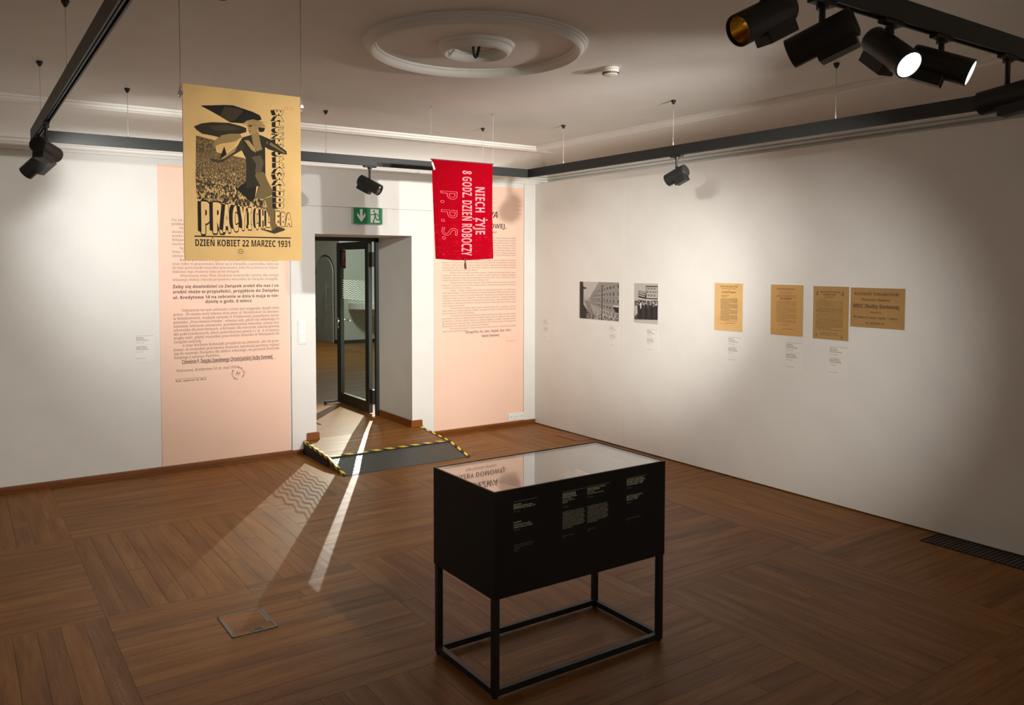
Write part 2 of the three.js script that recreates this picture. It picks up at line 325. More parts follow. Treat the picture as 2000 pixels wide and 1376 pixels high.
// ------------------------------------------------------------------ glazed door
{
  const d = thing('door_1', 'open dark metal framed glass door in the deep doorway', 'door', [0, 0, 0], null, 'structure');
  mesh('frame', [bx(DX1 - 0.035, DX1, HP, DTOP - 0.005, ZD + 0.0, ZD - 0.045), bx(DX0, DX0 + 0.012, HP, DTOP - 0.005, ZD, ZD - 0.045), bx(DX0, DX1, DTOP - 0.042, DTOP + 0.005, ZD + 0.0, ZD - 0.045)], M.doorMetal, d);
  const x0 = 3.795, x1 = 3.840, z0 = -9.20, z1 = -8.30, y0 = HP + 0.012, y1 = 2.052;
  const leaf = part(d, 'door_leaf');
  const st = 0.095, sf = 0.11, tr = 0.085, br = 0.125;
  mesh('stile', rbx(x0, x1, y0, y1, z1 - st, z1, 0.004), M.doorMetal, leaf);
  mesh('stile', rbx(x0, x1, y0, y1, z0, z0 + sf, 0.004), M.doorMetal, leaf);
  mesh('top_rail', rbx(x0, x1, y1 - tr, y1, z0 + sf, z1 - st, 0.003), M.doorMetal, leaf);
  mesh('bottom_rail', rbx(x0, x1, y0, y0 + br, z0 + sf, z1 - st, 0.003), M.doorMetal, leaf);
  const gp = new THREE.PlaneGeometry(z1 - st - z0 - sf + 0.02, y1 - tr - y0 - br + 0.02); gp.rotateY(-Math.PI / 2); gp.translate((x0 + x1) / 2, (y0 + br + y1 - tr) / 2, (z0 + sf + z1 - st) / 2);
  mesh('glass_pane', gp, M.glass, leaf);
  // etched waves on the glass: raised frosted ribbons
  const waves = [];
  for (let k = 0; k < 9; k++) {
    const yb = 1.40 + k * 0.0255, pos = [], N = 48, za = z0 + sf + 0.004, zb = z1 - st - 0.004;
    const P = (i, o) => { const t = i / N, z = za + (zb - za) * t; return [x0 + 0.022, yb + 0.0075 * Math.sin(t * 6.283 * 6.5) + o, z]; };
    for (let i = 0; i < N; i++) { const a = P(i, -0.005), b = P(i + 1, -0.005), c = P(i + 1, 0.005), e = P(i, 0.005); pos.push(...a, ...b, ...c, ...a, ...c, ...e); }
    const g = new THREE.BufferGeometry(); g.setAttribute('position', new THREE.Float32BufferAttribute(pos, 3)); g.computeVertexNormals(); waves.push(g);
  }
  const wv = mesh('wave_band', waves, new THREE.MeshPhysicalMaterial({ color: lin(0.86, 0.92, 0.87), roughness: 0.75, transmission: 0.6, thickness: 0, side: THREE.DoubleSide }), leaf); wv.userData.label = 'band of pale frosted wavy lines on the glass';
  const stick = canvasTex(64, 224, (c, w, h) => { c.fillStyle = '#8e2437'; c.fillRect(0, 0, w, h); c.fillStyle = '#d9a5ab'; c.fillRect(10, 24, 16, 110); c.fillRect(34, 34, 6, 20); c.fillRect(34, 66, 6, 40); c.fillRect(4, 156, 56, 6); c.fillRect(44, 16, 10, 60); c.fillRect(14, 176, 36, 6); });
  const sg = new THREE.PlaneGeometry(0.11, 0.215); sg.rotateY(-Math.PI / 2); sg.translate(x0 + 0.0215, 1.855, z0 + sf + 0.062);
  mesh('sticker', sg, std({ map: stick, roughness: 0.5 }), leaf).userData.label = 'small dark red notice sticker';
  // lever handles on both faces
  for (const s of [-1, 1]) {
    const xf = s < 0 ? x0 : x1, zc = z0 + 0.045;
    mesh('handle', [rod(V(xf, 1.13, zc), V(xf + s * 0.05, 1.13, zc), 0.010), rod(V(xf + s * 0.05, 1.13, zc - 0.006), V(xf + s * 0.05, 1.13, zc + 0.125), 0.009), rbx(Math.min(xf, xf + s * 0.008), Math.max(xf, xf + s * 0.008), 1.08, 1.16, zc - 0.016, zc + 0.016, 0.003)], M.chrome, leaf);
  }
  mesh('lock', rbx(x0 - 0.006, x0, 1.03, 1.07, z0 + 0.03, z0 + 0.06, 0.002), M.chrome, leaf);
  for (const y of [1.85, 0.33]) mesh('hinge', rbx(3.80, 3.838, y - 0.08, y + 0.08, -8.302, -8.213, 0.006), M.black, d);
  tag(mesh('door_stop', [rbx(3.62, 3.794, HP + 0.02, HP + 0.04, -9.19, -9.16, 0.004), rbx(3.62, 3.645, HP, HP + 0.03, -9.195, -9.155, 0.004)], M.black), 'small black stop bar at the foot of the open glass door', 'door stop');
}

// ------------------------------------------------------------------ hall behind the door
{
  const HZ = -17.7, SX = 6.66, SZ = -16.0, HH = 3.7;
  tag(mesh('floor_hall', uvMetres(prep(bx(1.2, 10.0, -0.1, HP - 0.002, HZ - 0.3, ZD)), 0.42), M.oak[2]), 'brown wooden floor of the hall behind the glass door', 'floor', null, 'structure');
  tag(mesh('ceiling_hall', bx(1.2, 10.0, HH, HH + 0.2, HZ - 0.3, ZD), M.hallWall), 'plain ceiling of the hall behind the glass door', 'ceiling', null, 'structure');
  tag(mesh('wall_hall_back', bx(1.2, SX, 0, HH, HZ - 0.3, HZ), M.hallWall), 'pale far end wall of the hall behind the glass door', 'wall', null, 'structure');
  tag(mesh('wall_hall_side', [bx(SX, 10, 0, HH, HZ - 0.3, SZ)], M.hallWall), 'pale hall wall holding the arched door and the counter', 'wall', null, 'structure');
  tag(mesh('wall_hall_left', bx(1.0, 1.2, 0, HH, HZ - 0.3, ZD), M.hallWall), 'plain hall side wall hidden from view', 'wall', null, 'structure');
  tag(mesh('wall_hall_right', bx(10, 10.2, 0, HH, HZ - 0.3, ZD), M.hallWall), 'plain hall side wall opposite, hidden from view', 'wall', null, 'structure');
  tag(mesh('wall_hall_near', [bx(1.0, XL + 3.0, -0.1, HH, ZD - 0.001, ZD + 0.15), bx(XR + 0.3, 10.2, -0.1, HH, ZD, ZD + 0.15), bx(1.0, 10.2, HC + 0.1, HH + 0.1, ZD, ZD + 0.15)], M.hallWall), 'hall side of the doorway wall above and beside the opening', 'wall', null, 'structure');
  tag(mesh('baseboard_hall', [bx(SX, 10, HP, HP + 0.07, SZ, SZ + 0.02), bx(SX - 0.02, SX, HP, HP + 0.07, HZ, -17.32), bx(SX - 0.02, SX, HP, HP + 0.07, -16.26, SZ), bx(1.2, SX, HP, HP + 0.07, HZ, HZ + 0.02)], M.black), 'dark skirting strip along the pale hall wall', 'skirting', null, 'structure');
  const d = thing('door_2', 'grey arched door with a long bar handle in the hall', 'door', [0, 0, 0], null, 'structure');
  const za = -17.28, zb = -16.30, zc = (za + zb) / 2, r = (zb - za) / 2, ys = 1.60;
  const leafShape = (o) => { const s = new THREE.Shape(); s.moveTo(-r - o, HP); s.lineTo(-r - o, ys); s.absellipse(0, ys, r + o, 0.36 + o, Math.PI, 0, true); s.lineTo(r + o, HP); s.closePath(); return s; };
  const ex = (o, dep) => { const g = new THREE.ExtrudeGeometry(leafShape(o), { depth: dep, bevelEnabled: false, curveSegments: 20 }); g.rotateY(-Math.PI / 2); return g; };
  const a = ex(0.035, 0.006); a.translate(SX, 0, zc); mesh('reveal', a, M.gap, d);
  const b = ex(0, 0.03); b.translate(SX, 0, zc); mesh('door_leaf', b, std({ color: lin(0.40, 0.41, 0.39), roughness: 0.5 }), d);
  mesh('bar_handle', [rod(V(SX - 0.09, 0.82, zb - 0.2), V(SX - 0.09, 1.40, zb - 0.2), 0.016), rod(V(SX - 0.03, 0.92, zb - 0.2), V(SX - 0.09, 0.92, zb - 0.2), 0.012), rod(V(SX - 0.03, 1.3, zb - 0.2), V(SX - 0.09, 1.3, zb - 0.2), 0.012)], M.steel, d);
  for (const y of [0.55, 1.62]) mesh('hinge', rbx(SX - 0.05, SX, y - 0.06, y + 0.06, za - 0.03, za + 0.02, 0.004), M.black, d);
  const c = thing('wall_counter', 'white rounded wall counter in the hall behind the glass', 'counter', [0, 0, 0]);
  const s = new THREE.Shape(); s.moveTo(6.86, 0); s.quadraticCurveTo(6.86, -0.34, 7.2, -0.42); s.lineTo(9.6, -0.42); s.lineTo(9.6, 0); s.closePath();
  const top = new THREE.ExtrudeGeometry(s, { depth: 0.12, bevelEnabled: true, bevelSize: 0.01, bevelThickness: 0.01, bevelSegments: 2 }); top.rotateX(-Math.PI / 2); top.scale(1, 1, 1); top.translate(0, 0.86, SZ + 0.001);
  mesh('counter_top', top, M.white, c);
  for (const x of [7.3, 8.6]) mesh('bracket', bx(x, x + 0.04, 0.7, 0.86, SZ, SZ + 0.25), M.white, c);
}

// ------------------------------------------------------------------ lighting track frame on wires
const TB = 2.595, TT = 2.668, TX0 = 0.45, TX1 = 4.40, TZ0 = -6.12, TZ1 = -1.53, TW = 0.018;
{
  const t = thing('lighting_track', 'black rectangular lighting track hung from the ceiling on thin wires', 'track', [0, 0, 0]);
  const sec = (alongX, a, b, c) => {
    const f = (o0, o1, y0, y1) => alongX ? bx(a, b, y0, y1, c + o0, c + o1) : bx(c + o0, c + o1, y0, y1, a, b);
    const m = mesh('track_section', [f(-TW, TW, TB + 0.022, TT), f(-TW, -TW + 0.007, TB, TB + 0.022), f(TW - 0.007, TW, TB, TB + 0.022), f(-0.003, 0.003, TB + 0.006, TB + 0.022)], M.trackMetal, t);
    for (const s of [-1, 1]) mesh('conductor', [f(s * 0.0065 - 0.0012, s * 0.0065 + 0.0012, TB + 0.012, TB + 0.0225)], M.copper, m);
  };
  sec(true, TX0 - TW, TX1 + TW, TZ0); sec(true, TX0 - TW, TX1 + TW, TZ1); sec(false, TZ0 + TW, TZ1 - TW, TX0); sec(false, TZ0 + TW, TZ1 - TW, TX1);
  const wire = std({ color: lin(0.5, 0.46, 0.4), roughness: 0.4, metalness: 0.7 });
  for (const [x, z, where] of [[TX0, -5.6, 'above the paired spotlights'], [TX0, -4.25, 'over the side track section'], [1.014, TZ0, 'beside the hanging poster'], [2.445, TZ0, 'above the doorway'], [3.905, TZ0, 'above the red banner'], [TX1, -5.6, 'nearest the room corner'], [TX1, -4.3, 'above the single spotlight at the long wall'], [TX1, -2.97, 'behind the row of front spotlights'], [TX1, -1.9, 'close to the corner of the front track']]) {
    const s = thing('suspension_wire', 'thin track wire with small black ceiling cone ' + where, 'wire', [x, HC, z], 'ceiling wires of the lighting track');
    const g = lathe([[0, -0.03], [0.006, -0.03], [0.009, -0.024], [0.017, -0.01], [0.018, 0], [0, 0]], 16);
    mesh('ceiling_cone', g, M.black, s);
    mesh('cable', rod(V(0, -0.028, 0), V(0, TT - HC, 0), 0.0016, 6), wire, s);
    mesh('gripper', rod(V(0, TT - HC, 0), V(0, TT - HC + 0.022, 0), 0.005, 10), M.steel, s);
  }
}

// ------------------------------------------------------------------ track spotlights
const LG = { body: null };
function spotlight(label, at, dir, drop, alongX, opt = {}) {
  const t = thing('track_spotlight', label, 'spotlight', [at[0], TB, at[1]], 'black cylinder spotlights on the track');
  const d = V(...dir).normalize();
  const adX = alongX ? 0.055 : 0.015, adZ = alongX ? 0.015 : 0.055;
  mesh('track_adapter', [rbx(-adX, adX, -0.014, -0.0004, -adZ, adZ, 0.003), rod(V(0, -0.026, 0), V(0, -0.01, 0), 0.018, 18)], M.black, t);
  mesh('stem', rod(V(0, -0.02, 0), V(0, -drop, 0), 0.0095, 14), M.black, t);
  const head = part(t, 'lamp_head');
  head.position.set(0, -drop, 0);
  head.up.set(0, 1, 0); 
  const m4 = new THREE.Matrix4().lookAt(d, V(0, 0, 0), V(0, 1, 0));       // local +Z looks along d
  head.quaternion.setFromRotationMatrix(m4);
  const R = 0.046, L = opt.len || 0.1;
  const sh = lathe([[0, -L], [R - 0.004, -L], [R - 0.001, -L + 0.003], [R, -L + 0.02], [R, L - 0.001], [R - 0.002, L], [R - 0.005, L], [R - 0.005, L - 0.03]], 48); sh.rotateX(Math.PI / 2);
  mesh('housing', sh, M.black, head);
  const rc = lathe([[0, -L - 0.003], [R - 0.012, -L - 0.003], [R - 0.008, -L + 0.001]], 32); rc.rotateX(Math.PI / 2);
  mesh('rear_cap', [rc, bx(-0.005, 0.005, 0.0, R - 0.006, -L - 0.0045, -L)], M.blackMatt, head);
  const rf = lathe([[R - 0.0055, L - 0.012], [R - 0.012, L - 0.03], [0.02, L - 0.06], [0.012, L - 0.066]], 40); rf.rotateX(Math.PI / 2);
  const ref = mesh('reflector', rf, opt.gold ? M.gold : M.silver, head); ref.material.side = THREE.DoubleSide;
  const ln = new THREE.CircleGeometry(opt.lit ? R - 0.0075 : 0.0125, 36); ln.translate(0, 0, opt.lit ? L - 0.016 : L - 0.064);
  mesh('lamp_face', ln, opt.lit ? M.glow : M.lens, head);
  if (opt.lit && opt.rim) { const g = lathe([[R - 0.0075, L - 0.016], [R - 0.005, L - 0.002]], 40); g.rotateX(Math.PI / 2); mesh('lens_rim', g, std({ color: lin(0.7, 0.74, 0.72), roughness: 0.25, side: THREE.DoubleSide }), head); }
  mesh('driver_box', [rbx(-0.03, 0.03, -R - 0.026, -R + 0.014, -L + 0.012, L * 0.28, 0.003)], M.black, head);
  if (opt.cd) {
    const s = new THREE.SpotLight(opt.color || NEUTRAL, opt.cd, 0, opt.angle || 0.6, opt.pen ?? 0.9, 2);
    s.name = 'spot_beam';
    const p = V(at[0], TB - drop, at[1]).addScaledVector(d, L + 0.006);
    s.position.copy(p); s.target.position.copy(p.clone().addScaledVector(d, 2));
    s.castShadow = true; s.shadow.radius = opt.soft || 1.6; s.shadow.mapSize.set(1024, 1024);
    scene.add(s, s.target);
  }
  return t;
}
const aim = (a, drop, p) => [p[0] - a[0], p[1] - (TB - drop), p[2] - a[1]];
// front track, in view
spotlight('unlit spotlight with a golden reflector on the front track', [1.916, TZ1], [-0.882, -0.452, -0.132], 0.10, true, { gold: true });
spotlight('dark spotlight tilted down between the golden one and the glowing one', [2.19, TZ1], [-0.36, -0.36, -0.86], 0.112, true, { lit: true, cd: 10, angle: 0.62, pen: 1, soft: 2, color: NEUTRAL });
spotlight('glowing spotlight with its bright round lens facing the viewer', [2.559, TZ1], [-0.213, -0.61, 0.764], 0.10, true, { lit: true, rim: true, cd: 9, angle: 0.6, color: NEUTRAL });
spotlight('spotlight beside the glowing one, lens seen edge-on', [2.87, TZ1], [0.35, -0.40, 0.85], 0.10, true, { lit: true, rim: true, cd: 9, angle: 0.6, color: NEUTRAL });
spotlight('dark spotlight where the front track overlaps the long wall track', [3.348, TZ1], [0.07, -0.10, -0.98], 0.155, true, { lit: true, cd: 16, angle: 0.42, pen: 1, soft: 2, color: NEUTRAL });
spotlight('lit spotlight outside the frame at the end of the front track', [3.82, TZ1], [0.12, -0.19, -1], 0.10, true, { lit: true, cd: 33, angle: 0.52, pen: 1, soft: 2, color: NEUTRAL });
spotlight('second lit spotlight outside the frame at the end of the front track', [4.15, TZ1], [-0.30, -0.20, -1], 0.10, true, { lit: true, cd: 13, angle: 0.62, pen: 1, soft: 2, color: NEUTRAL });
// back track and long wall track
spotlight('spotlight pointing sideways above the green exit sign', [2.816, TZ0], [0.562, -0.459, 0.689], 0.155, true, {});
spotlight('single spotlight hanging in front of the long white wall', [TX1, -4.262], [-0.17, -0.38, -0.90], 0.145, false, { len: 0.085 });
// side track
spotlight('upper spotlight of the pair at the corner of the track', [TX0, -5.30], aim([TX0, -5.30], 0.15, [1.75, 2.0, -7.42]), 0.15, false, { lit: true, cd: 7, angle: 0.70, pen: 1, soft: 2, color: new THREE.Color(1, 0.98, 0.95) });
spotlight('lower spotlight of the pair, tilted towards the floor', [TX0, -5.92], [-0.56, -0.58, -0.45], 0.165, false, {});
spotlight('lit spotlight above the frame on the side track', [TX0, -1.85], aim([TX0, -1.85], 0.14, [5.42, 1.5, -5.7]), 0.14, false, { lit: true, cd: 30, angle: 0.23, pen: 1, soft: 2, color: NEUTRAL });
spotlight('second lit spotlight above the frame on the side track', [TX0, -1.65], aim([TX0, -1.65], 0.14, [5.42, 1.15, -4.05]), 0.14, false, { lit: true, cd: 20, angle: 0.31, pen: 1, soft: 2, color: NEUTRAL });

// hall lamp whose beam falls through the doorway
{
  const t = thing('hall_lamp', 'round ceiling spotlight in the hall beyond the door', 'lamp', [5.25, 3.365, -10.8]);
  mesh('stem', rod(V(0, 0.335, 0), V(0, -0.3, 0), 0.01), M.black, t);
  const g = lathe([[0, 0.1], [0.05, 0.1], [0.05, -0.08], [0.046, -0.08]], 32); g.translate(0, -0.38, 0); mesh('housing', g, M.black, t);
  const c = new THREE.CircleGeometry(0.044, 32); c.rotateX(Math.PI / 2); c.translate(0, -0.455, 0); mesh('lamp_face', c, M.glow, t);
  const s = new THREE.SpotLight(new THREE.Color(1, 0.95, 0.84), 62, 0, 0.345, 0.75, 2);
  s.name = 'hall_beam'; s.position.set(5.25, 2.90, -10.8); s.target.position.set(3.3, 0.13, -7.65); s.castShadow = true; s.shadow.radius = 0.3; scene.add(s, s.target);
  const q = thing('hall_fill_panel', 'added unseen fill panel brightening the hall beyond the door', 'lamp', [6.2, 3.7, -13.6]);  // added panel, out of view: soft fill for the hall walls
  mesh('diffuser', bx(-0.3, 0.3, -0.03, 0, -0.3, 0.3), std({ color: lin(0.9, 0.9, 0.9), emissive: new THREE.Color(0.9, 1, 0.92), emissiveIntensity: 2 }), q);
  const a = new THREE.RectAreaLight(new THREE.Color(0.94, 1.0, 0.9), 42, 0.6, 0.6); a.name = 'hall_fill_light'; a.position.set(6.2, 3.665, -13.6); a.lookAt(6.2, 0, -13.6); scene.add(a);  // fill light of the added panel
}

// ------------------------------------------------------------------ ceiling rose, hook, smoke detector
{
  const t = thing('ceiling_rose', 'round white plaster ceiling rose with two raised rings', 'ceiling rose', [2.405, HC, -3.84]);
  const ring = (name, pts, seg) => mesh(name, toCreasedNormals(lathe(pts, seg), 0.6), M.moulding, t);
  ring('outer_ring', [[0.540, 0], [0.542, -0.012], [0.549, -0.014], [0.551, -0.028], [0.558, -0.042], [0.570, -0.050], [0.582, -0.046], [0.590, -0.034], [0.592, -0.026], [0.600, -0.025], [0.602, -0.014], [0.611, -0.012], [0.613, 0]], 128);
  ring('inner_ring', [[0.140, 0], [0.142, -0.014], [0.149, -0.016], [0.151, -0.030], [0.160, -0.046], [0.172, -0.052], [0.186, -0.046], [0.195, -0.030], [0.197, -0.020], [0.207, -0.016], [0.214, 0]], 96);
  const h = thing('ceiling_hook', 'bent black metal hook hanging in the ceiling rose', 'hook', [2.405, HC, -3.84]);
  const cv = new THREE.CatmullRomCurve3([V(-0.022, 0, 0.012), V(-0.024, -0.03, 0.012), V(-0.015, -0.06, 0.008), V(0, -0.066, 0), V(0.012, -0.05, -0.006), V(0.025, -0.02, -0.012), V(0.03, 0.0, -0.014)]);
  mesh('hook_wire', new THREE.TubeGeometry(cv, 40, 0.0075, 10), M.black, h);
  const s = thing('smoke_detector', 'small cream smoke detector on the ceiling', 'smoke detector', [3.357, HC, -3.81]);
  mesh('base', lathe([[0, 0], [0.05, 0], [0.052, -0.006], [0.05, -0.016], [0, -0.016]].reverse(), 40), M.cream, s);
  mesh('dome', lathe([[0.049, -0.016], [0.05, -0.03], [0.046, -0.042], [0.038, -0.048], [0, -0.05]], 40), M.cream, s);
  for (let i = 0; i < 28; i++) { const a = i / 28 * 6.283; mesh('slot', (() => { const g = new THREE.BoxGeometry(0.005, 0.011, 0.004); g.translate(0, -0.036, 0.0485); g.rotateY(a); return g; })(), M.gap, s); }
}

// ------------------------------------------------------------------ printed things
function boardBox(w, h, t) { return new THREE.BoxGeometry(w, h, t); }
// a flat print: edge material on five faces, print on the front (+z of the box)
function print(name, label, category, w, h, t, tex, edge, pos, ry, group, rough = 0.6) {
  const g = new THREE.BoxGeometry(w, h, t);
  const front = std({ map: tex, roughness: rough });
  const m = new THREE.Mesh(g, [edge, edge, edge, edge, front, edge]);
  m.name = numbered(name); m.castShadow = m.receiveShadow = true; m.position.set(...pos); m.rotation.y = ry; scene.add(m);
  return tag(m, label, category, group);
}
const paperTone = (c, w, h, base, spots = 60, dark = '90,60,20') => {
  c.fillStyle = base; c.fillRect(0, 0, w, h);
  for (let i = 0; i < spots; i++) { const x = rnd() * w, y = rnd() * h, r = (0.03 + 0.2 * rnd()) * w, g = c.createRadialGradient(x, y, 0, x, y, r); g.addColorStop(0, 'rgba(' + dark + ',' + 0.05 * rnd() + ')'); g.addColorStop(1, 'rgba(' + dark + ',0)'); c.fillStyle = g; c.fillRect(0, 0, w, h); }
};
// one line of type squeezed or spread to a width; y is the baseline
function type(c, text, x, y, size, width, font = 'serif', weight = '', color, align = 'left') {
  c.font = (weight ? weight + ' ' : '') + size + 'px ' + font;
  if (color) c.fillStyle = color;
  const w = c.measureText(text).width, s = width ? width / w : 1;
  c.save(); c.translate(align === 'center' && !width ? x - w / 2 : x, y); c.scale(s, 1); c.fillText(text, 0, 0); c.restore();
}

// poster on wires
{
  const W = 1000, H = 1450;
  const tex = canvasTex(W, H, (c) => {
    paperTone(c, W, H, '#dbb576', 90);
    const poly = (a, f) => { c.fillStyle = f; c.beginPath(); c.moveTo(a[0], a[1]); for (let i = 2; i < a.length; i += 2) c.lineTo(a[i], a[i + 1]); c.closePath(); c.fill(); };
    const clipped = (a, fn) => { c.save(); c.beginPath(); c.moveTo(a[0], a[1]); for (let i = 2; i < a.length; i += 2) c.lineTo(a[i], a[i + 1]); c.closePath(); c.clip(); fn(); c.restore(); };
    const ink = '#171209';
    const crowd = [103, 416, 249, 443, 269, 542, 336, 553, 482, 571, 513, 580, 511, 709, 511, 783, 434, 829, 586, 915, 671, 912, 676, 995, 444, 975, 232, 960, 101, 937, 93, 750, 96, 693];
    poly(crowd, '#6a5535');
    clipped(crowd, () => {
      for (let i = 0; i < 3200; i++) {
        const t = rnd(), y = 540 + 440 * t, x = 90 + rnd() * 600, s = 3 + 16 * t * t;
        c.fillStyle = ['#2a2114', '#3c301d', '#8e7347', '#b6955c', '#4a3b24', '#c3a268'][Math.floor(rnd() * 6)];
        c.beginPath(); c.ellipse(x, y, s * 0.55, s * (0.6 + 0.8 * rnd()), rnd() * 1.2 - 0.6, 0, 6.3); c.fill();
      }
      for (let i = 0; i < 260; i++) { c.fillStyle = rnd() < 0.5 ? '#4a3b24' : '#7d653e'; c.fillRect(95 + rnd() * 160, 420 + rnd() * 120, 4 + rnd() * 12, 3 + rnd() * 16); }
    });
    poly([259, 492, 337, 463, 461, 419, 404, 492, 347, 541, 291, 546], '#c8a262');
    poly([331, 486, 350, 552, 291, 596], ink);
    poly([305, 399, 371, 379, 467, 372, 480, 398, 420, 440, 300, 470, 240, 500, 250, 446], '#8b7146');
    poly([142, 167, 341, 140, 408, 136, 487, 153, 578, 174, 636, 197, 653, 230, 630, 241, 520, 266, 486, 280, 384, 282, 296, 237, 220, 201], ink);
    poly([341, 150, 470, 160, 500, 175, 423, 260, 384, 275, 300, 232], '#3a2f1c');
    poly([86, 344, 148, 313, 235, 294, 373, 287, 474, 304, 519, 317, 519, 351, 467, 370, 371, 379, 305, 399, 293, 416, 228, 405, 152, 398, 107, 369], '#2c2416');
    poly([200, 330, 360, 305, 470, 325, 400, 350, 260, 360], '#41351f');
    // striding figure
    poly([423, 841, 511, 777, 600, 814, 586, 915, 550, 947, 469, 874], ink);
    poly([671, 912, 750, 881, 772, 1130, 790, 1154, 852, 1170, 845, 1183, 752, 1215, 637, 1182, 643, 1175, 728, 1188, 711, 1072], '#6c5836');
    poly([772, 1130, 790, 1154, 852, 1170, 845, 1183, 752, 1215, 637, 1182, 643, 1175, 728, 1188], '#3a301d');
    poly([484, 400, 564, 370, 634, 364, 680, 458, 680, 699, 673, 715, 697, 755, 750, 848, 753, 872, 665, 912, 586, 915, 618, 807, 510, 831, 512, 724, 513, 580, 471, 498, 449, 477], '#2a2416');
    poly([608, 659, 673, 691, 697, 755, 750, 848, 753, 872, 665, 912, 586, 915, 630, 800, 589, 720], '#6a5836');
    poly([560, 560, 640, 540, 668, 600, 640, 690, 590, 690, 600, 620], '#564830');
    poly([484, 400, 443, 472, 347, 555, 280, 608, 219, 596, 214, 607, 257, 626, 312, 623, 408, 554, 500, 495], '#3a311f');
    poly([443, 472, 347, 555, 290, 604, 330, 590, 420, 525], '#9d8151');
    poly([634, 364, 728, 396, 870, 487, 873, 516, 828, 513, 709, 482, 668, 459], '#2a2416');
    poly([700, 410, 860, 500, 850, 505, 690, 430], '#8d7448');
    poly([559, 353, 623, 336, 639, 427, 656, 489, 603, 510, 575, 449], '#8f7549');
    poly([500, 420, 540, 420, 590, 480, 600, 520, 560, 500], '#a98a56');
    poly([526, 271, 549, 257, 612, 257, 623, 325, 582, 369, 547, 366, 531, 322], '#9c8050');
    poly([485, 292, 520, 254, 578, 237, 647, 248, 682, 279, 675, 331, 646, 343, 612, 303, 595, 270, 531, 282], '#a88853');
    poly([620, 302, 682, 302, 667, 335, 629, 341], ink);
    poly([540, 290, 566, 286, 566, 300, 545, 304], '#3a2f1c'); poly([536, 340, 556, 338, 550, 348], '#4a3b24');
    for (let i = 0; i < 40; i++) { c.strokeStyle = 'rgba(60,46,24,0.45)'; c.lineWidth = 2; c.beginPath(); const x = 500 + rnd() * 170, y = 245 + rnd() * 60; c.moveTo(x, y); c.quadraticCurveTo(x + 20, y - 8, x + 36, y + 8); c.stroke(); }
    // block letters: dark side then pale face
    const block = (ch, x0, y0, x1, y1, dx, dy) => {
      c.font = 'bold 100px sans-serif'; const w = c.measureText(ch).width, sx = (x1 - x0) / (w * 0.9), sy = (y1 - y0) / 71.4;
      const put = (ox, oy, f) => { c.save(); c.translate(x0 + ox - w * 0.05 * sx, y1 + oy); c.scale(sx, sy); c.fillStyle = f; c.fillText(ch, 0, 0); c.restore(); };
      for (let k = 12; k > 0; k--) put(dx * k / 12, dy * k / 12, ink);
      c.save(); c.translate(x0 - w * 0.05 * sx, y1); c.scale(sx, sy); c.lineJoin = 'round'; c.lineWidth = 15; c.strokeStyle = ink; c.strokeText(ch, 0, 0); c.lineWidth = 7; c.strokeStyle = c.fillStyle = '#dbb576'; c.strokeText(ch, 0, 0); c.fillText(ch, 0, 0); c.restore();
    };
    for (const [ch, a, b, d, e] of [['P', 131, 970, 211, 1218], ['R', 226, 972, 314, 1210], ['A', 317, 986, 371, 1200], ['C', 394, 991, 441, 1189], ['Y', 461, 995, 503, 1179], ['I', 526, 1004, 553, 1175], ['C', 585, 1005, 613, 1169], ['H', 633, 1009, 674, 1160], ['L', 681, 1019, 715, 1152], ['E', 761, 1025, 802, 1146], ['B', 813, 1032, 852, 1143], ['A', 859, 1036, 905, 1140]])
      block(ch, a, b, d, e, a < 520 ? -34 : a < 700 ? -20 : -10, a < 520 ? -14 : -4);
    poly([671, 985, 700, 985, 772, 1130, 790, 1154, 852, 1170, 845, 1183, 752, 1215, 728, 1188, 711, 1072], '#6c5836');
    poly([785, 1150, 852, 1170, 845, 1183, 752, 1215, 720, 1196], '#3a301d');
    const stack = 'WALCZMYOPRAWALUDU';
    for (let i = 0; i < 17; i++) block(stack[i], 770, 136 + i * 50.6, 838, 136 + i * 50.6 + 42, -38, 8);
    poly([700, 405, 728, 396, 870, 487, 873, 516, 828, 513, 709, 482], '#2a2416'); poly([730, 420, 862, 500, 850, 507, 715, 440], '#7d683f');
    c.fillStyle = ink; c.fillRect(77, 1244, 825, 10);
    type(c, 'DZIEŃ KOBIET 22 MARZEC 1931', 79, 1330, 78, 823, 'sans-serif', 'bold', ink);
    c.strokeStyle = ink; c.lineWidth = 4; c.beginPath(); c.arc(459, 1372, 19, 0, 6.3); c.stroke(); c.beginPath(); c.arc(459, 1372, 4, 0, 6.3); c.fill();
    c.strokeStyle = 'rgba(170,70,40,0.55)'; c.lineWidth = 4; for (let i = 0; i < 4; i++) { c.beginPath(); c.moveTo(858 + i * 22, 128); c.lineTo(866 + i * 22, 92); c.stroke(); }
  });
  const t = thing('hanging_poster', 'tan poster board of a striding woman hung on two wires', 'poster', [1.0175, 1.814, -3.45]);
  const w = 0.487, h = 0.707;
  const edge = std({ color: lin(0.75, 0.72, 0.66), roughness: 0.8 });
  const g = new THREE.BoxGeometry(w, h, 0.008); g.translate(0, h / 2, 0);
  const m = new THREE.Mesh(g, [edge, edge, edge, edge, std({ map: tex, roughness: 0.9 }), edge]); m.name = 'printed_board'; m.castShadow = m.receiveShadow = true; t.add(m);
  for (const s of [-1, 1]) {
    const x = s * (w / 2 + 0.006);
    mesh('wire', rod(V(x, 0.66, 0), V(x, HC - 1.814, 0), 0.0012, 6), std({ color: lin(0.25, 0.2, 0.15), roughness: 0.4, metalness: 0.6 }), t);
    mesh('wire_clamp', [rod(V(x, 0.648, 0), V(x, 0.69, 0), 0.0045, 12), rbx(x - 0.009, x + 0.009, 0.66, 0.676, -0.007, 0.007, 0.002)], M.chrome, t);
  }
}

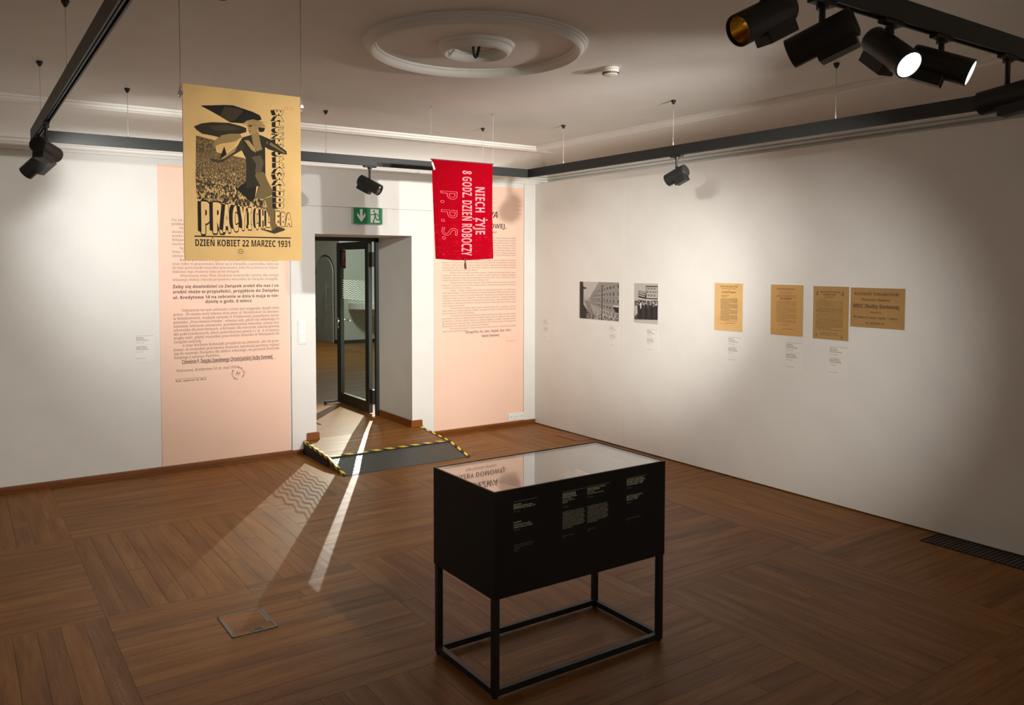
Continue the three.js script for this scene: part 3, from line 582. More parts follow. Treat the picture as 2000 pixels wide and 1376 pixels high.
// red banner
{
  const W = 720, H = 1000;
  const tex = canvasTex(W, H, (c) => {
    c.fillStyle = '#880010'; c.fillRect(0, 0, W, H);
    for (let i = 0; i < 500; i++) { c.fillStyle = rnd() < 0.5 ? 'rgba(205,20,40,0.05)' : 'rgba(80,0,10,0.05)'; c.fillRect(rnd() * W, rnd() * H, 2 + rnd() * 60, 1 + rnd() * 3); c.fillRect(rnd() * W, rnd() * H, 1 + rnd() * 2, 4 + rnd() * 60); }
    for (let i = 0; i < 260; i++) { c.fillStyle = 'rgba(232,120,130,' + 0.16 * rnd() + ')'; const y = 640 + rnd() * 360; c.fillRect(rnd() * W, y, 4 + rnd() * 40, 2 + rnd() * 9); }
    const col = '#d98587';
    const down = (text, x, y0, y1, size, thin) => {         // type turned to run downwards, its feet to the left
      c.save(); c.translate(x, y0); c.rotate(Math.PI / 2); c.font = (thin ? '' : 'bold ') + size + 'px sans-serif'; const w = c.measureText(text).width; c.scale((y1 - y0) / w, 1);
      if (thin) { c.lineWidth = 9; c.strokeStyle = col; c.strokeText(text, 0, 0); c.fillStyle = '#880010'; c.fillText(text, 0, 0); } else { c.fillStyle = col; c.fillText(text, 0, 0); }
      c.restore();
    };
    down('P. P. S.', 100, 295, 805, 268, true);
    down('8 GODZ. DZIEŃ ROBOCZY', 354, 86, 955, 150, false);
    down('NIECH  ŻYJE', 506, 240, 745, 158, false);
    for (let i = 0; i < 1500; i++) { c.fillStyle = 'rgba(185,12,34,0.55)'; c.fillRect(60 + rnd() * 620, 80 + rnd() * 880, 1 + rnd() * 12, 1 + rnd() * 2.4); }
  });
  const t = thing('red_banner', 'red cloth banner with pale lettering hung near the corner', 'banner', [3.325, 1.843, -5.5]);
  const g = new THREE.PlaneGeometry(0.556, 0.757, 40, 50), p = g.attributes.position;
  for (let i = 0; i < p.count; i++) {
    const u = p.getX(i) / 0.556 + 0.5, v = p.getY(i) / 0.757 + 0.5, s = (1 - v);
    let x = p.getX(i); x += s * s * (u < 0.5 ? 0.03 * (1 - 2 * u) : 0.0);
    p.setX(i, x); p.setY(i, p.getY(i) + 0.3785 - 0.012 * s * Math.sin(u * 3.1) + 0.006 * s * (u - 0.5));
    p.setZ(i, 0.012 * s * Math.sin(u * 9 + 2 * v) + 0.006 * Math.sin(u * 21 + v * 3) * s);
  }
  g.computeVertexNormals();
  mesh('cloth', g, new THREE.MeshPhysicalMaterial({ map: tex, roughness: 1, specularIntensity: 0.1, side: THREE.DoubleSide }), t);
  mesh('rod', rod(V(-0.285, 0.757, -0.003), V(0.285, 0.757, -0.003), 0.005), std({ color: lin(0.10, 0.01, 0.012), roughness: 0.5 }), t);
  for (const s of [-1, 1]) mesh('wire', rod(V(s * 0.283, 0.757, -0.003), V(s * 0.283, HC - 1.843, -0.003), 0.0006, 5), new THREE.MeshPhysicalMaterial({ color: lin(0.8, 0.78, 0.74), roughness: 0.3 }), t);
  for (const s of [-1, 1]) mesh('ceiling_screw', lathe([[0, -0.012], [0.005, -0.01], [0.006, 0], [0, 0]], 12).translate(s * 0.283, HC - 1.843, -0.003), M.brass, t);
  const tg = new THREE.BoxGeometry(0.014, 0.06, 0.002); tg.rotateZ(0.35); tg.translate(-0.272, 0.705, 0.012); mesh('paper_tag', tg, M.white, t).userData.label = 'small white paper tag';
  const cv = new THREE.CatmullRomCurve3([V(0.01, 0.004, 0.004), V(0.016, -0.025, 0.006), V(0.013, -0.05, 0.003), V(0.02, -0.075, 0.004)]);
  mesh('tassel', [new THREE.TubeGeometry(cv, 16, 0.005, 7), rod(V(0.016, -0.035, 0.004), V(0.021, -0.082, 0.004), 0.0085, 8)], std({ color: lin(0.10, 0.03, 0.02), roughness: 0.9 }), t).userData.label = 'dark brown tassel';
}

// pink text panels
const PINK = '#efcab4';
const pinkEdge = std({ color: lin(0.75, 0.55, 0.42), roughness: 0.8 });
{
  // panel 1: x 1.452 to 2.585, y 0.052 to 2.645; 790 pixels a metre
  const S = 780, X0 = 1.452, X1 = 2.585, Y0 = 0.052, Y1 = 2.645, W = Math.round((X1 - X0) * S), H = Math.round((Y1 - Y0) * S);
  const px = (x) => (x - X0) * S, py = (y) => (Y1 - y) * S;
  const tex = canvasTex(W, H, (c) => {
    paperTone(c, W, H, PINK, 30, '190,120,80');
    const ink = '#47342e', xl = px(1.56), xw = px(2.49) - px(1.56);
    const body = ['Go na tym zebraniu koleżanki nasze o tym radziły, bo praca', 'półdarmo nie może być udziałem żadnej z nas w domach.', '     Staramy się dziś o to, żeby nasze warunki pracy do-', 'mowych były takie, jak wszystkich innych pracownic, a u-', 'zorki dobre przynoszą nam koleżanki z prowincji i miast.', 'Właśnie dlatego Związek nasz prosi, aby żadna z nas nie', 'nazwana była obcą, gdy przychodzi do nas po radę, pomoc.', '     Sprawy te załatwia Związek od lat wielu, wytrwale i z ser-', 'tem. Wiemy, że są takie koleżanki, które pracują ciężko,', 'nieszczęśliwe bez rady i pomocy, bo nie należą do nas tylko', '     Każda powinna wstąpić do nas, bo nie wystarcza dziś pod-', 'czas tylko te pracownice, które są w Związku, a potrzeba, żeby się', 'do tego przyczyniły wszystkie pracownice, jeśli chcą zmiany na lepsze.', 'Dokonać tego możemy tylko przez Związek.', '     Wzywamy więc Was, kochane koleżanki, byśmy dla swego', 'własnego dobra i lepszej przyszłości wszystkie do Związku wstąpiły.'];
    body.forEach((l, i) => { const y = py(2.179 - i * 0.03435) + 8, ind = l.startsWith('     ') ? 48 : 0; type(c, l.trim(), xl + ind, y, 21, l.length < 45 ? xw * 0.62 : xw - ind, 'serif', '', '#6f584d'); });
    [['Żeby się dowiedzieć co Związek zrobił dla nas i co', 1.602], ['zrobić może w przyszłości, przyjdźcie do Związku', 1.556], ['ul. Kredytowa 14 na zebranie w dniu 6 maja w nie-', 1.508]].forEach(([l, y]) => type(c, l, xl, py(y) + 10, 29, xw, 'sans-serif', 'bold', ink));
    type(c, 'dzielę o godz. 6 wiecz.', xl + xw * 0.29, py(1.467) + 10, 29, xw * 0.45, 'sans-serif', 'bold', ink);
    const b2 = ['     Usłyszycie na tym zebraniu cośmy już osiągnęły, dzięki swej', 'pracy.  Że mamy swój własny dom przy ul. Kredytowej 14, letnisko', 'w Rembertowie, majątek ziemski w Prażmowie, posiadamy swoje', 'pisemko „Pracownica Polska”, własną salę, gdzie się odbywają co', 'niedziela zebrania oświatowe, przedstawienia teatralne, mamy trzy', 'schroniska dla bezrobotnych, schronisko dla emerytek, obronę prawną', 'dla pokrzywdzonych, biuro pośrednictwa pracy i t. d.  A co byśmy', 'mogły mieć, gdyby wszystkie pracownice domowe w Warszawie do', 'Związku należały.', '     A więc Kochane Koleżanki przyjdźcie na zebranie, aby się prze-', 'konać, że wszystkie pracownice domowe, katoliczki powinny wpisać', 'się do naszego Związku dla dobra własnego, na pożytek Kościoła', 'Świętego i naszego Państwa.'];
    b2.forEach((l, i) => { const y = py(1.394 - i * 0.034) + 8, ind = l.startsWith('     ') ? 56 : 0; type(c, l.trim(), xl + ind, y, 24, l.length < 20 ? xw * 0.26 : l.length < 30 ? xw * 0.42 : xw - ind, 'serif', '', '#5f4a40'); });
    type(c, 'Członkinie P. Związku Zawodowego Chrześcijańskiej Służby Domowej', xl + 0.07 * xw, py(0.948) + 16, 40, xw * 0.86, 'sans-serif', 'bold', ink);
    c.fillStyle = ink; c.fillRect(xl + xw * 0.26, py(0.925), xw * 0.7, 1.5);
    type(c, 'Warszawa, Kredytowa 14, m. maj 1934 r.', xl + 12, py(0.872) + 8, 23, xw * 0.59, 'serif', 'italic', ink);
    type(c, 'Druk. „Społeczna” tel. 206-21', xl + 8, py(0.785) + 8, 18, xw * 0.28, 'serif', 'bold', ink); c.fillRect(xl + 6, py(0.785) - 12, xw * 0.28, 1.5);
    const sx = px(2.107), sy = py(0.812); c.strokeStyle = ink; c.fillStyle = ink;
    const ring = 'BIBLJOTEKA · PUBLICZNA · '; c.font = 'bold 15px sans-serif';
    for (let i = 0; i < ring.length; i++) { const a = i / ring.length * 6.283 - 1.57; c.save(); c.translate(sx + Math.cos(a) * 40, sy + Math.sin(a) * 40); c.rotate(a + 1.57); c.fillText(ring[i], -4, 4); c.restore(); }
    c.lineWidth = 2; c.beginPath(); c.moveTo(sx - 14, sy + 18); c.lineTo(sx - 6, sy - 16); c.lineTo(sx + 4, sy + 14); c.lineTo(sx + 14, sy - 14); c.moveTo(sx - 18, sy + 2); c.lineTo(sx + 18, sy - 4); c.stroke();
  });
  print('wall_text_panel', 'tall pink panel of printed text with a round stamp', 'text panel', X1 - X0, Y1 - Y0, 0.006, tex, pinkEdge, [(X0 + X1) / 2, (Y0 + Y1) / 2, ZB + 0.003], 0, null, 0.7);
}
{
  const S = 780, X0 = 4.128, X1 = 5.268, Y0 = 0.052, Y1 = 2.64, W = Math.round((X1 - X0) * S), H = Math.round((Y1 - Y0) * S);
  const px = (x) => (x - X0) * S, py = (y) => (Y1 - y) * S;
  const tex = canvasTex(W, H, (c) => {
    paperTone(c, W, H, PINK, 30, '190,120,80');
    const ink = '#4a3832', xl = px(4.226), xw = px(5.165) - px(4.226);
    type(c, 'ODEZWA', xl + xw * 0.31, py(2.30), 74, xw * 0.43, 'sans-serif', 'italic bold', ink);
    type(c, 'SŁUŻBY DOMOWEJ.', xl + xw * 0.12, py(2.188), 54, xw * 0.75, 'sans-serif', 'bold', ink);
    type(c, 'Drogie Towarzyszki i Pracownice!', xl + xw * 0.3, py(2.135), 24, xw * 0.43, 'serif', 'italic bold', ink);
    const src = 'Już od kwietnia 1924 roku istnieje w Warszawie Klasowy Związek Zawodowy Służby Domowej, który skupia w swych szeregach pracownice domowe. Związek nasz prowadzi walkę o prawa i godność ludzi pracy w domach, o krótszy dzień roboczy i o lepszą zapłatę, o szkoły i ubezpieczenia dla wszystkich towarzyszek. '.split(' ');
    let k = 0; const words = (n) => { let s = ''; while (s.length < n) { s += (s ? ' ' : '') + src[k++ % src.length]; } return s; };
    const indents = new Set([0, 2, 5, 9, 14, 18, 21, 28, 31, 36]), short = new Set([8, 13, 17, 20, 27, 30, 35, 37]);
    for (let i = 0; i < 38; i++) { const y = py(2.085 - i * 0.0268), ind = indents.has(i) ? 74 : 0, sh = short.has(i); type(c, words(sh ? 30 : 74), xl + ind, y + 6, 17, sh ? xw * (0.3 + 0.04 * (i % 9)) : xw - ind, 'serif', '', '#7d655a'); }
    type(c, 'Zarząd Pol. Zw. Zaw. (Opiek. Zaw. Pol.)', xl + xw * 0.3, py(1.068) + 6, 27, xw * 0.63, 'serif', 'bold', ink);
    type(c, 'Służby Domowej.', xl + xw * 0.52, py(1.02) + 6, 27, xw * 0.25, 'serif', 'bold', ink);
    type(c, 'Druk. „Polonja” W-wa', xl + xw * 0.86, py(0.947), 13, xw * 0.13, 'serif', '', '#9c7c6e');
    c.strokeStyle = 'rgba(110,70,60,0.5)'; c.lineWidth = 2; for (let i = 0; i < 9; i++) { c.beginPath(); const x = px(5.17) + (i % 3) * 18, y = py(2.44) + Math.floor(i / 3) * 34; c.moveTo(x, y); c.quadraticCurveTo(x + 10, y - 14, x + 14, y + 6); c.stroke(); }
  });
  print('wall_text_panel', 'pink panel of printed text partly behind the red banner', 'text panel', X1 - X0, Y1 - Y0, 0.006, tex, pinkEdge, [(X0 + X1) / 2, (Y0 + Y1) / 2, ZB + 0.003], 0, null, 0.7);
}

// framed sheets on the long wall (unframed prints on thin board)
{
  const edge = std({ color: lin(0.5, 0.42, 0.3), roughness: 0.8 }), edgeBW = std({ color: lin(0.4, 0.4, 0.39), roughness: 0.8 });
  const sheet = (name, label, cat, z0, z1, y0, y1, w, draw, e, group) => { const h = Math.round(w * (y1 - y0) / (z1 - z0)); return print(name, label, cat, z1 - z0, y1 - y0, 0.005, canvasTex(w, h, draw), e, [XP - 0.0026, (y0 + y1) / 2, (z0 + z1) / 2], -Math.PI / 2, group); };
  sheet('wall_photograph', 'black and white photograph of a crowd in a city street', 'photograph', -6.61, -6.005, 1.238, 1.62, 900, (c, w, h) => {
    c.fillStyle = '#a9a5a0'; c.fillRect(0, 0, w, h);
    const P = (a, f) => { c.fillStyle = f; c.beginPath(); c.moveTo(a[0] * w, a[1] * h); for (let i = 2; i < a.length; i += 2) c.lineTo(a[i] * w, a[i + 1] * h); c.fill(); };
    P([0.1, 0, 0.5, 0, 0.3, 0.42, 0.12, 0.42], '#b9b3af');
    P([1, 0, 0.5, 0, 0.3, 0.36, 0.22, 0.52, 0.3, 0.62, 1, 0.85], '#8d8985');
    for (let f = 0; f < 5; f++) for (let i = 0; i < 10; i++) {                // windows printed in the picture
      const t = i / 10, x = 0.97 - 0.7 * t ** 0.8, s = 1 - 0.72 * t, yb = 0.1 + f * 0.155, y = 0.46 + (yb - 0.42) * (0.3 + 0.95 * s);
      c.fillStyle = ['#3c3a38', '#55524f', '#2c2a29'][(i + f) % 3]; c.fillRect(x * w, y * h, 0.028 * s * w, 0.085 * s * h);
      c.fillStyle = '#c4c0ba'; c.fillRect(x * w - 3, (y - 0.02 * s) * h, 0.036 * s * w, 3);
    }
    for (let f = 0; f < 5; f++) { c.strokeStyle = 'rgba(50,48,46,0.7)'; c.lineWidth = 4; c.beginPath(); c.moveTo(w, (0.05 + f * 0.17) * h); c.lineTo(0.3 * w, (0.36 + f * 0.05) * h); c.stroke(); }
    P([0, 0, 0.08, 0, 0.1, 0.16, 0.1, 0.62, 0.3, 0.92, 0.36, 1, 0, 1], '#2a2826');
    P([0.08, 0.14, 0.18, 0.16, 0.18, 0.19, 0.08, 0.2], '#232120');
    P([0.12, 0.5, 0.24, 0.52, 0.45, 1, 0.3, 1], '#7f7b76');
    for (let i = 0; i < 1500; i++) { const t = rnd() ** 0.6, y = 0.5 + 0.5 * t, x = 0.18 + rnd() * 0.82, s = 3 + 14 * t * t; c.fillStyle = ['#1f1e1d', '#33312f', '#c9c5bf', '#5a5754', '#dad6d0', '#2a2827'][Math.floor(rnd() * 6)]; c.fillRect(x * w, y * h, s * 0.6, s * (0.8 + rnd())); }
    c.fillStyle = '#1b1a19'; c.fillRect(0.575 * w, 0.08 * h, 0.017 * w, 0.92 * h); c.fillRect(0.56 * w, 0.1 * h, 0.06 * w, 8);
    P([0.87, 0.63, 1, 0.66, 1, 0.8, 0.9, 0.75], '#1d1c1b'); c.fillStyle = '#ddd9d2'; c.fillRect(0.87 * w, 0.6 * h, 0.12 * w, 0.03 * h);
  }, edgeBW);
  sheet('wall_photograph', 'black and white photograph of marchers holding up banners', 'photograph', -5.783, -5.47, 1.245, 1.62, 560, (c, w, h) => {
    c.fillStyle = '#b5b0ac'; c.fillRect(0, 0, w, h);
    const P = (a, f) => { c.fillStyle = f; c.beginPath(); c.moveTo(a[0] * w, a[1] * h); for (let i = 2; i < a.length; i += 2) c.lineTo(a[i] * w, a[i + 1] * h); c.fill(); };
    P([0, 0.46, 0.2, 0.42, 0.5, 0.44, 1, 0.42, 1, 0.97, 0.5, 0.96, 0, 0.98], '#4a4745');
    for (let i = 0; i < 420; i++) { c.fillStyle = ['#1a1918', '#2b2928', '#8d8985', '#232221'][Math.floor(rnd() * 4)]; const t = rnd(); c.fillRect(rnd() * w, (0.48 + 0.44 * t) * h, 6 + 16 * rnd(), 20 + 60 * rnd()); }
    for (let i = 0; i < 30; i++) { c.fillStyle = '#d9d4cd'; c.beginPath(); c.ellipse((0.06 + rnd() * 0.9) * w, (0.44 + rnd() * 0.14) * h, 9, 13, 0, 0, 6.3); c.fill(); c.fillStyle = '#1a1918'; }
    for (let i = 0; i < 8; i++) P([0.1 + i * 0.12, 0.55, 0.2 + i * 0.12, 0.55, 0.22 + i * 0.12, 0.92, 0.08 + i * 0.12, 0.92], i % 2 ? '#1c1b1a' : '#2f2d2b');
    P([0.24, 0.5, 0.3, 0.5, 0.3, 0.62, 0.26, 0.66], '#e2ddd6'); P([0, 0.6, 0.12, 0.55, 0.14, 0.78, 0.02, 0.84], '#b8b3ad');
    P([0, 0.93, 1, 0.9, 1, 1, 0, 1], '#bcb7b1');
    c.save(); c.translate(0.17 * w, 0.19 * h); c.transform(1, 0.12, 0, 1, 0, 0); c.fillStyle = '#1b1a19'; c.fillRect(0, 0, 0.33 * w, 0.17 * h); c.fillStyle = '#cdc8c2'; c.fillRect(10, 10, 0.33 * w - 20, 14); c.fillRect(10, 40, 0.33 * w - 26, 14); c.fillRect(10, 72, 0.33 * w - 40, 14); c.restore();
    c.fillStyle = '#1b1a19'; c.fillRect(0.49 * w, 0.06 * h, 0.5 * w, 0.33 * h); c.fillStyle = '#bdb8b1'; c.fillRect(0.51 * w, 0.085 * h, 0.46 * w, 0.28 * h);
    for (let r = 0; r < 3; r++) for (let i = 0; i < 7; i++) { c.fillStyle = '#1b1a19'; c.fillRect((0.53 + i * 0.06) * w, (0.1 + r * 0.085) * h, 14 + 8 * ((i + r) % 2), 0.055 * h); c.fillStyle = '#bdb8b1'; c.fillRect((0.535 + i * 0.06) * w, (0.115 + r * 0.085) * h, 7, 0.02 * h); }
  }, edgeBW);
  const filler = 'towarzyszki i towarzysze w dniach najbliższych na zebraniach partyjnych oraz kobiecych należy omówić sprawę udziału kobiet pracujących w ruchu zawodowym i w walce o prawa ludu '.split(' ');
  const lines = (c, x, y, w, n, step, size, ink, weight = '') => { let k = 0; for (let i = 0; i < n; i++) { let s = ''; while (s.length < 52) s += filler[k++ % filler.length] + ' '; const short = i % 6 === 5; type(c, s.trim(), x + (i % 6 === 0 ? 24 : 0), y + i * step, size, (short ? w * 0.55 : w) - (i % 6 === 0 ? 24 : 0), 'serif', weight, ink); } };
  sheet('wall_document', 'bright tan typed leaflet, narrowest of the sheets, on the long wall', 'document', -4.786, -4.488, 1.24, 1.641, 720, (c, w, h) => {
    paperTone(c, w, h, '#dcb273', 40); const k = '#33251a';
    type(c, 'Dnia 8-go', w * 0.72, h * 0.035, 24, w * 0.15, 'serif', 'italic', '#6a5238');
    type(c, 'POLSKA PARTJA SOCJALISTYCZNA', w * 0.2, h * 0.085, 40, w * 0.62, 'sans-serif', 'bold', k); type(c, 'CENTRALNY WYDZIAŁ KOBIECY', w * 0.24, h * 0.125, 26, w * 0.54, 'serif', 'bold', k); type(c, 'program', w * 0.47, h * 0.162, 20, w * 0.1, 'serif', '', k);
    type(c, '„TYDZIEŃ KOBIET”', w * 0.22, h * 0.207, 42, w * 0.57, 'sans-serif', 'bold', k);
    type(c, 'Szanowne Towarzyszki', w * 0.24, h * 0.265, 24, w * 0.28, 'serif', 'bold', k); type(c, 'i Towarzysze!', w * 0.24, h * 0.29, 24, w * 0.2, 'serif', 'bold', k);
    lines(c, w * 0.215, h * 0.33, w * 0.61, 25, h * 0.0195, 19, k, 'bold'); type(c, 'Centralny Wydział Kobiecy P. P. S.', w * 0.42, h * 0.845, 24, w * 0.36, 'serif', 'bold', k); type(c, 'Warszawa, w lutym 1931 r.', w * 0.22, h * 0.87, 18, w * 0.24, 'serif', '', k);
  }, edge, 'tan documents on the long wall');
  sheet('wall_document', 'tan typed leaflet between the bright narrow sheet and the sheet with corner numerals', 'document', -4.205, -3.909, 1.242, 1.64, 720, (c, w, h) => {
    paperTone(c, w, h, '#c69a5b', 40); const k = '#4a3520';
    type(c, 'Polska Partja Socjalistyczna', w * 0.18, h * 0.095, 42, w * 0.58, 'serif', 'bold', k); c.fillStyle = k; c.fillRect(w * 0.2, h * 0.115, w * 0.5, 2);
    type(c, 'TOWARZYSZKI ROBOTNICE!', w * 0.26, h * 0.165, 22, w * 0.42, 'serif', 'bold', k); lines(c, w * 0.17, h * 0.21, w * 0.62, 3, h * 0.021, 19, k);
    type(c, 'DO KOBIET!', w * 0.29, h * 0.293, 44, w * 0.38, 'sans-serif', 'bold', k); lines(c, w * 0.17, h * 0.335, w * 0.63, 21, h * 0.0205, 19, k); lines(c, w * 0.24, h * 0.79, w * 0.34, 2, h * 0.021, 18, k); type(c, 'Warszawski Okręgowy Komitet Robotniczy P. P. S.', w * 0.36, h * 0.88, 20, w * 0.42, 'serif', 'bold', k);
  }, edge, 'tan documents on the long wall');
  sheet('wall_document', 'brown typed leaflet with a large numeral 2 in its corners', 'document', -3.818, -3.522, 1.239, 1.636, 720, (c, w, h) => {
    paperTone(c, w, h, '#b08b53', 40); const k = '#3d2e1b';
    for (const [x, y] of [[0.08, 0.165], [0.8, 0.165], [0.08, 0.945], [0.8, 0.955]]) type(c, '2', w * x, h * y, y < 0.5 ? 86 : 60, 0, 'sans-serif', 'bold', k);
    type(c, 'DO WSZYSTKICH', w * 0.2, h * 0.12, 40, w * 0.57, 'sans-serif', 'bold', k); type(c, 'ROBOTNIC', w * 0.29, h * 0.17, 40, w * 0.38, 'sans-serif', 'bold', k); type(c, 'w Warszawie.', w * 0.34, h * 0.21, 30, w * 0.28, 'serif', 'bold', k);
    type(c, 'Towarzyszki!', w * 0.16, h * 0.25, 22, w * 0.2, 'serif', '', k); lines(c, w * 0.09, h * 0.29, w * 0.76, 4, h * 0.031, 24, k); lines(c, w * 0.09, h * 0.425, w * 0.76, 3, h * 0.03, 27, k, 'bold'); lines(c, w * 0.09, h * 0.52, w * 0.76, 4, h * 0.03, 24, k); lines(c, w * 0.09, h * 0.64, w * 0.76, 7, h * 0.031, 26, k, 'bold'); type(c, 'Na listę kobiet pracujących', w * 0.22, h * 0.885, 24, w * 0.5, 'serif', 'bold', k); type(c, 'oddajcie swe głosy w niedzielę', w * 0.22, h * 0.92, 24, w * 0.52, 'serif', 'bold', k);
  }, edge, 'tan documents on the long wall');
  sheet('wall_document', 'wide brown leaflet announcing a meeting, last sheet on the long wall', 'document', -3.507, -3.098, 1.349, 1.633, 900, (c, w, h) => {
    paperTone(c, w, h, '#ac8650', 40); const k = '#35281a';
    type(c, 'BACZNOŚĆ TOWARZYSZKI', w * 0.07, h * 0.185, 58, w * 0.83, 'serif', 'bold', k); type(c, 'Pracownice Domowe!', w * 0.22, h * 0.325, 50, w * 0.53, 'serif', 'bold', k);
    type(c, 'WIEC Służby Domowej', w * 0.05, h * 0.505, 84, w * 0.86, 'sans-serif', 'bold', k); type(c, 'odbędzie się', w * 0.37, h * 0.63, 32, w * 0.21, 'serif', 'bold', k); type(c, 'W sobotę 31 maja o godz. 7 wiecz.', w * 0.06, h * 0.77, 48, w * 0.83, 'serif', 'bold', k); type(c, 'ul. LESZNO 45.', w * 0.29, h * 0.91, 46, w * 0.37, 'serif', 'bold', k);
  }, edge, 'tan documents on the long wall');
  // small caption labels
  const capTex = (pale) => canvasTex(160, 230, (c, w, h) => {
    c.fillStyle = '#e4e2dc'; c.fillRect(0, 0, w, h); const k = pale ? '#8f887e' : '#5c564e';
    c.fillStyle = k; c.fillRect(4, 6, w - 10, 1.5);
    const L = (t, y, s, wd, bold) => type(c, t, 6, y, s, wd, 'sans-serif', bold ? 'bold' : '', k);
    L('Odezwa', 24, 11, 60, 1); L('Warszawa', 37, 11, 70, 1); L('Archiwum Akt Nowych', 50, 11, 104, 1); L('1931, druk, papier', 70, 9, 70); c.fillStyle = '#b9b2a7'; c.fillRect(4, 84, w - 10, 1);
    L('Leaflet', 104, 11, 84, 1); L('Warsaw', 117, 11, 94, 1); L('Archives of New Records', 130, 11, 100, 1); L('1931, print, paper', 150, 9, 58); L('Reprodukcja', 206, 7, 78);
  });
  const ta = capTex(false), tb = capTex(true), le = std({ color: lin(0.72, 0.7, 0.66), roughness: 0.6 });
  for (const [z0, z1, t, where] of [[-7.245, -7.12, tb, 'alone near the room corner'], [-6.148, -6.0, tb, 'below the street photograph'], [-5.62, -5.466, ta, 'below the marchers photograph'], [-4.64, -4.488, ta, 'below the bright narrow leaflet'], [-4.062, -3.906, ta, 'below the second tan leaflet'], [-3.68, -3.52, ta, 'below the leaflet with corner numerals']])
    print('caption_label', 'small pale caption label ' + where, 'label', z1 - z0, 0.222, 0.0012, t, le, [XP - 0.0007, 1.083, (z0 + z1) / 2], -Math.PI / 2, 'caption labels', 0.55);
  print('caption_label', 'small pale caption label left of the pink panel with the stamp', 'label', 0.15, 0.222, 0.0012, ta, le, [1.33, 1.085, ZB + 0.0007], 0, 'caption labels', 0.55);
}

// ------------------------------------------------------------------ exit sign, switches, sockets
{
  const t = thing('exit_sign', 'green and white emergency exit sign above the doorway', 'sign', [3.362, 2.185, ZB + 0.025]);
  const tex = canvasTex(512, 272, (c, w, h) => {
    c.fillStyle = '#0c7a4a'; c.fillRect(0, 0, w, h);
    c.fillStyle = '#dfe6dc'; c.beginPath(); c.moveTo(110, 28); c.lineTo(158, 28); c.lineTo(158, 150); c.lineTo(206, 84); c.lineTo(206, 142); c.lineTo(134, 240); c.lineTo(62, 142); c.lineTo(62, 84); c.lineTo(110, 150); c.fill();
    c.fillRect(300, 22, 166, 228);
    c.fillStyle = '#0c7a4a'; c.fillRect(450, 22, 36, 170);
    c.strokeStyle = '#0b6b41'; c.lineCap = 'round'; c.lineJoin = 'round'; c.fillStyle = '#0b6b41';
    c.beginPath(); c.arc(362, 56, 17, 0, 6.3); c.fill();
    c.lineWidth = 30; c.beginPath(); c.moveTo(380, 96); c.lineTo(386, 150); c.stroke();
    c.lineWidth = 15; c.beginPath(); c.moveTo(380, 92); c.lineTo(340, 116); c.lineTo(306, 116); c.moveTo(390, 92); c.lineTo(424, 108); c.lineTo(440, 140); c.stroke();
    c.lineWidth = 19; c.beginPath(); c.moveTo(384, 150); c.lineTo(366, 196); c.lineTo(344, 236); c.moveTo(388, 150); c.lineTo(412, 196); c.lineTo(466, 200); c.stroke();
    c.lineWidth = 12; c.beginPath(); c.moveTo(344, 238); c.lineTo(366, 244); c.stroke();
  });
  mesh('housing', rbx(-0.155, 0.155, 0, 0.168, 0, 0.045, 0.004), M.white, t);
  const g = new THREE.PlaneGeometry(0.30, 0.158); g.translate(0, 0.084, 0.0456);
  mesh('sign_face', g, std({ map: tex, roughness: 0.35 }), t);
  mesh('end_strip', [bx(-0.1565, -0.150, 0.004, 0.164, 0.001, 0.0462), bx(0.150, 0.1565, 0.004, 0.164, 0.001, 0.0462), bx(-0.155, 0.155, 0.001, 0.005, 0.004, 0.0462)], std({ color: lin(0.35, 0.42, 0.38), roughness: 0.3, metalness: 0.4 }), t);
}
{
  const t = thing('light_switch', 'column of three white light switches beside the doorway', 'switch', [2.70, 1.045, ZB + 0.025]);
  mesh('plate', rbx(-0.04, 0.04, 0, 0.226, 0, 0.008, 0.003), M.white, t);
  for (let i = 0; i < 3; i++) mesh('rocker', rbx(-0.028, 0.028, 0.012 + i * 0.071, 0.066 + i * 0.071, 0.008, 0.013, 0.002), M.white, t);
  const s = thing('wall_socket', 'white triple socket plate low on the pink panel', 'socket', [5.165, 0.062, ZB + 0.007]);
  mesh('plate', rbx(-0.106, 0.106, 0, 0.082, 0, 0.009, 0.003), M.white, s);
  for (let i = -1; i < 2; i++) {
    const gg = lathe([[0, 0.0095], [0.021, 0.0095], [0.024, 0.011], [0.026, 0.0115], [0.028, 0.009]], 28); gg.rotateX(Math.PI / 2); gg.translate(i * 0.07, 0.041, 0);
    const q = mesh('outlet', gg, M.white, s);
    mesh('hole', [rod(V(i * 0.07 - 0.0095, 0.041, 0.008), V(i * 0.07 - 0.0095, 0.041, 0.0102), 0.004), rod(V(i * 0.07 + 0.0095, 0.041, 0.008), V(i * 0.07 + 0.0095, 0.041, 0.0102), 0.004)], M.gap, q);
  }
}

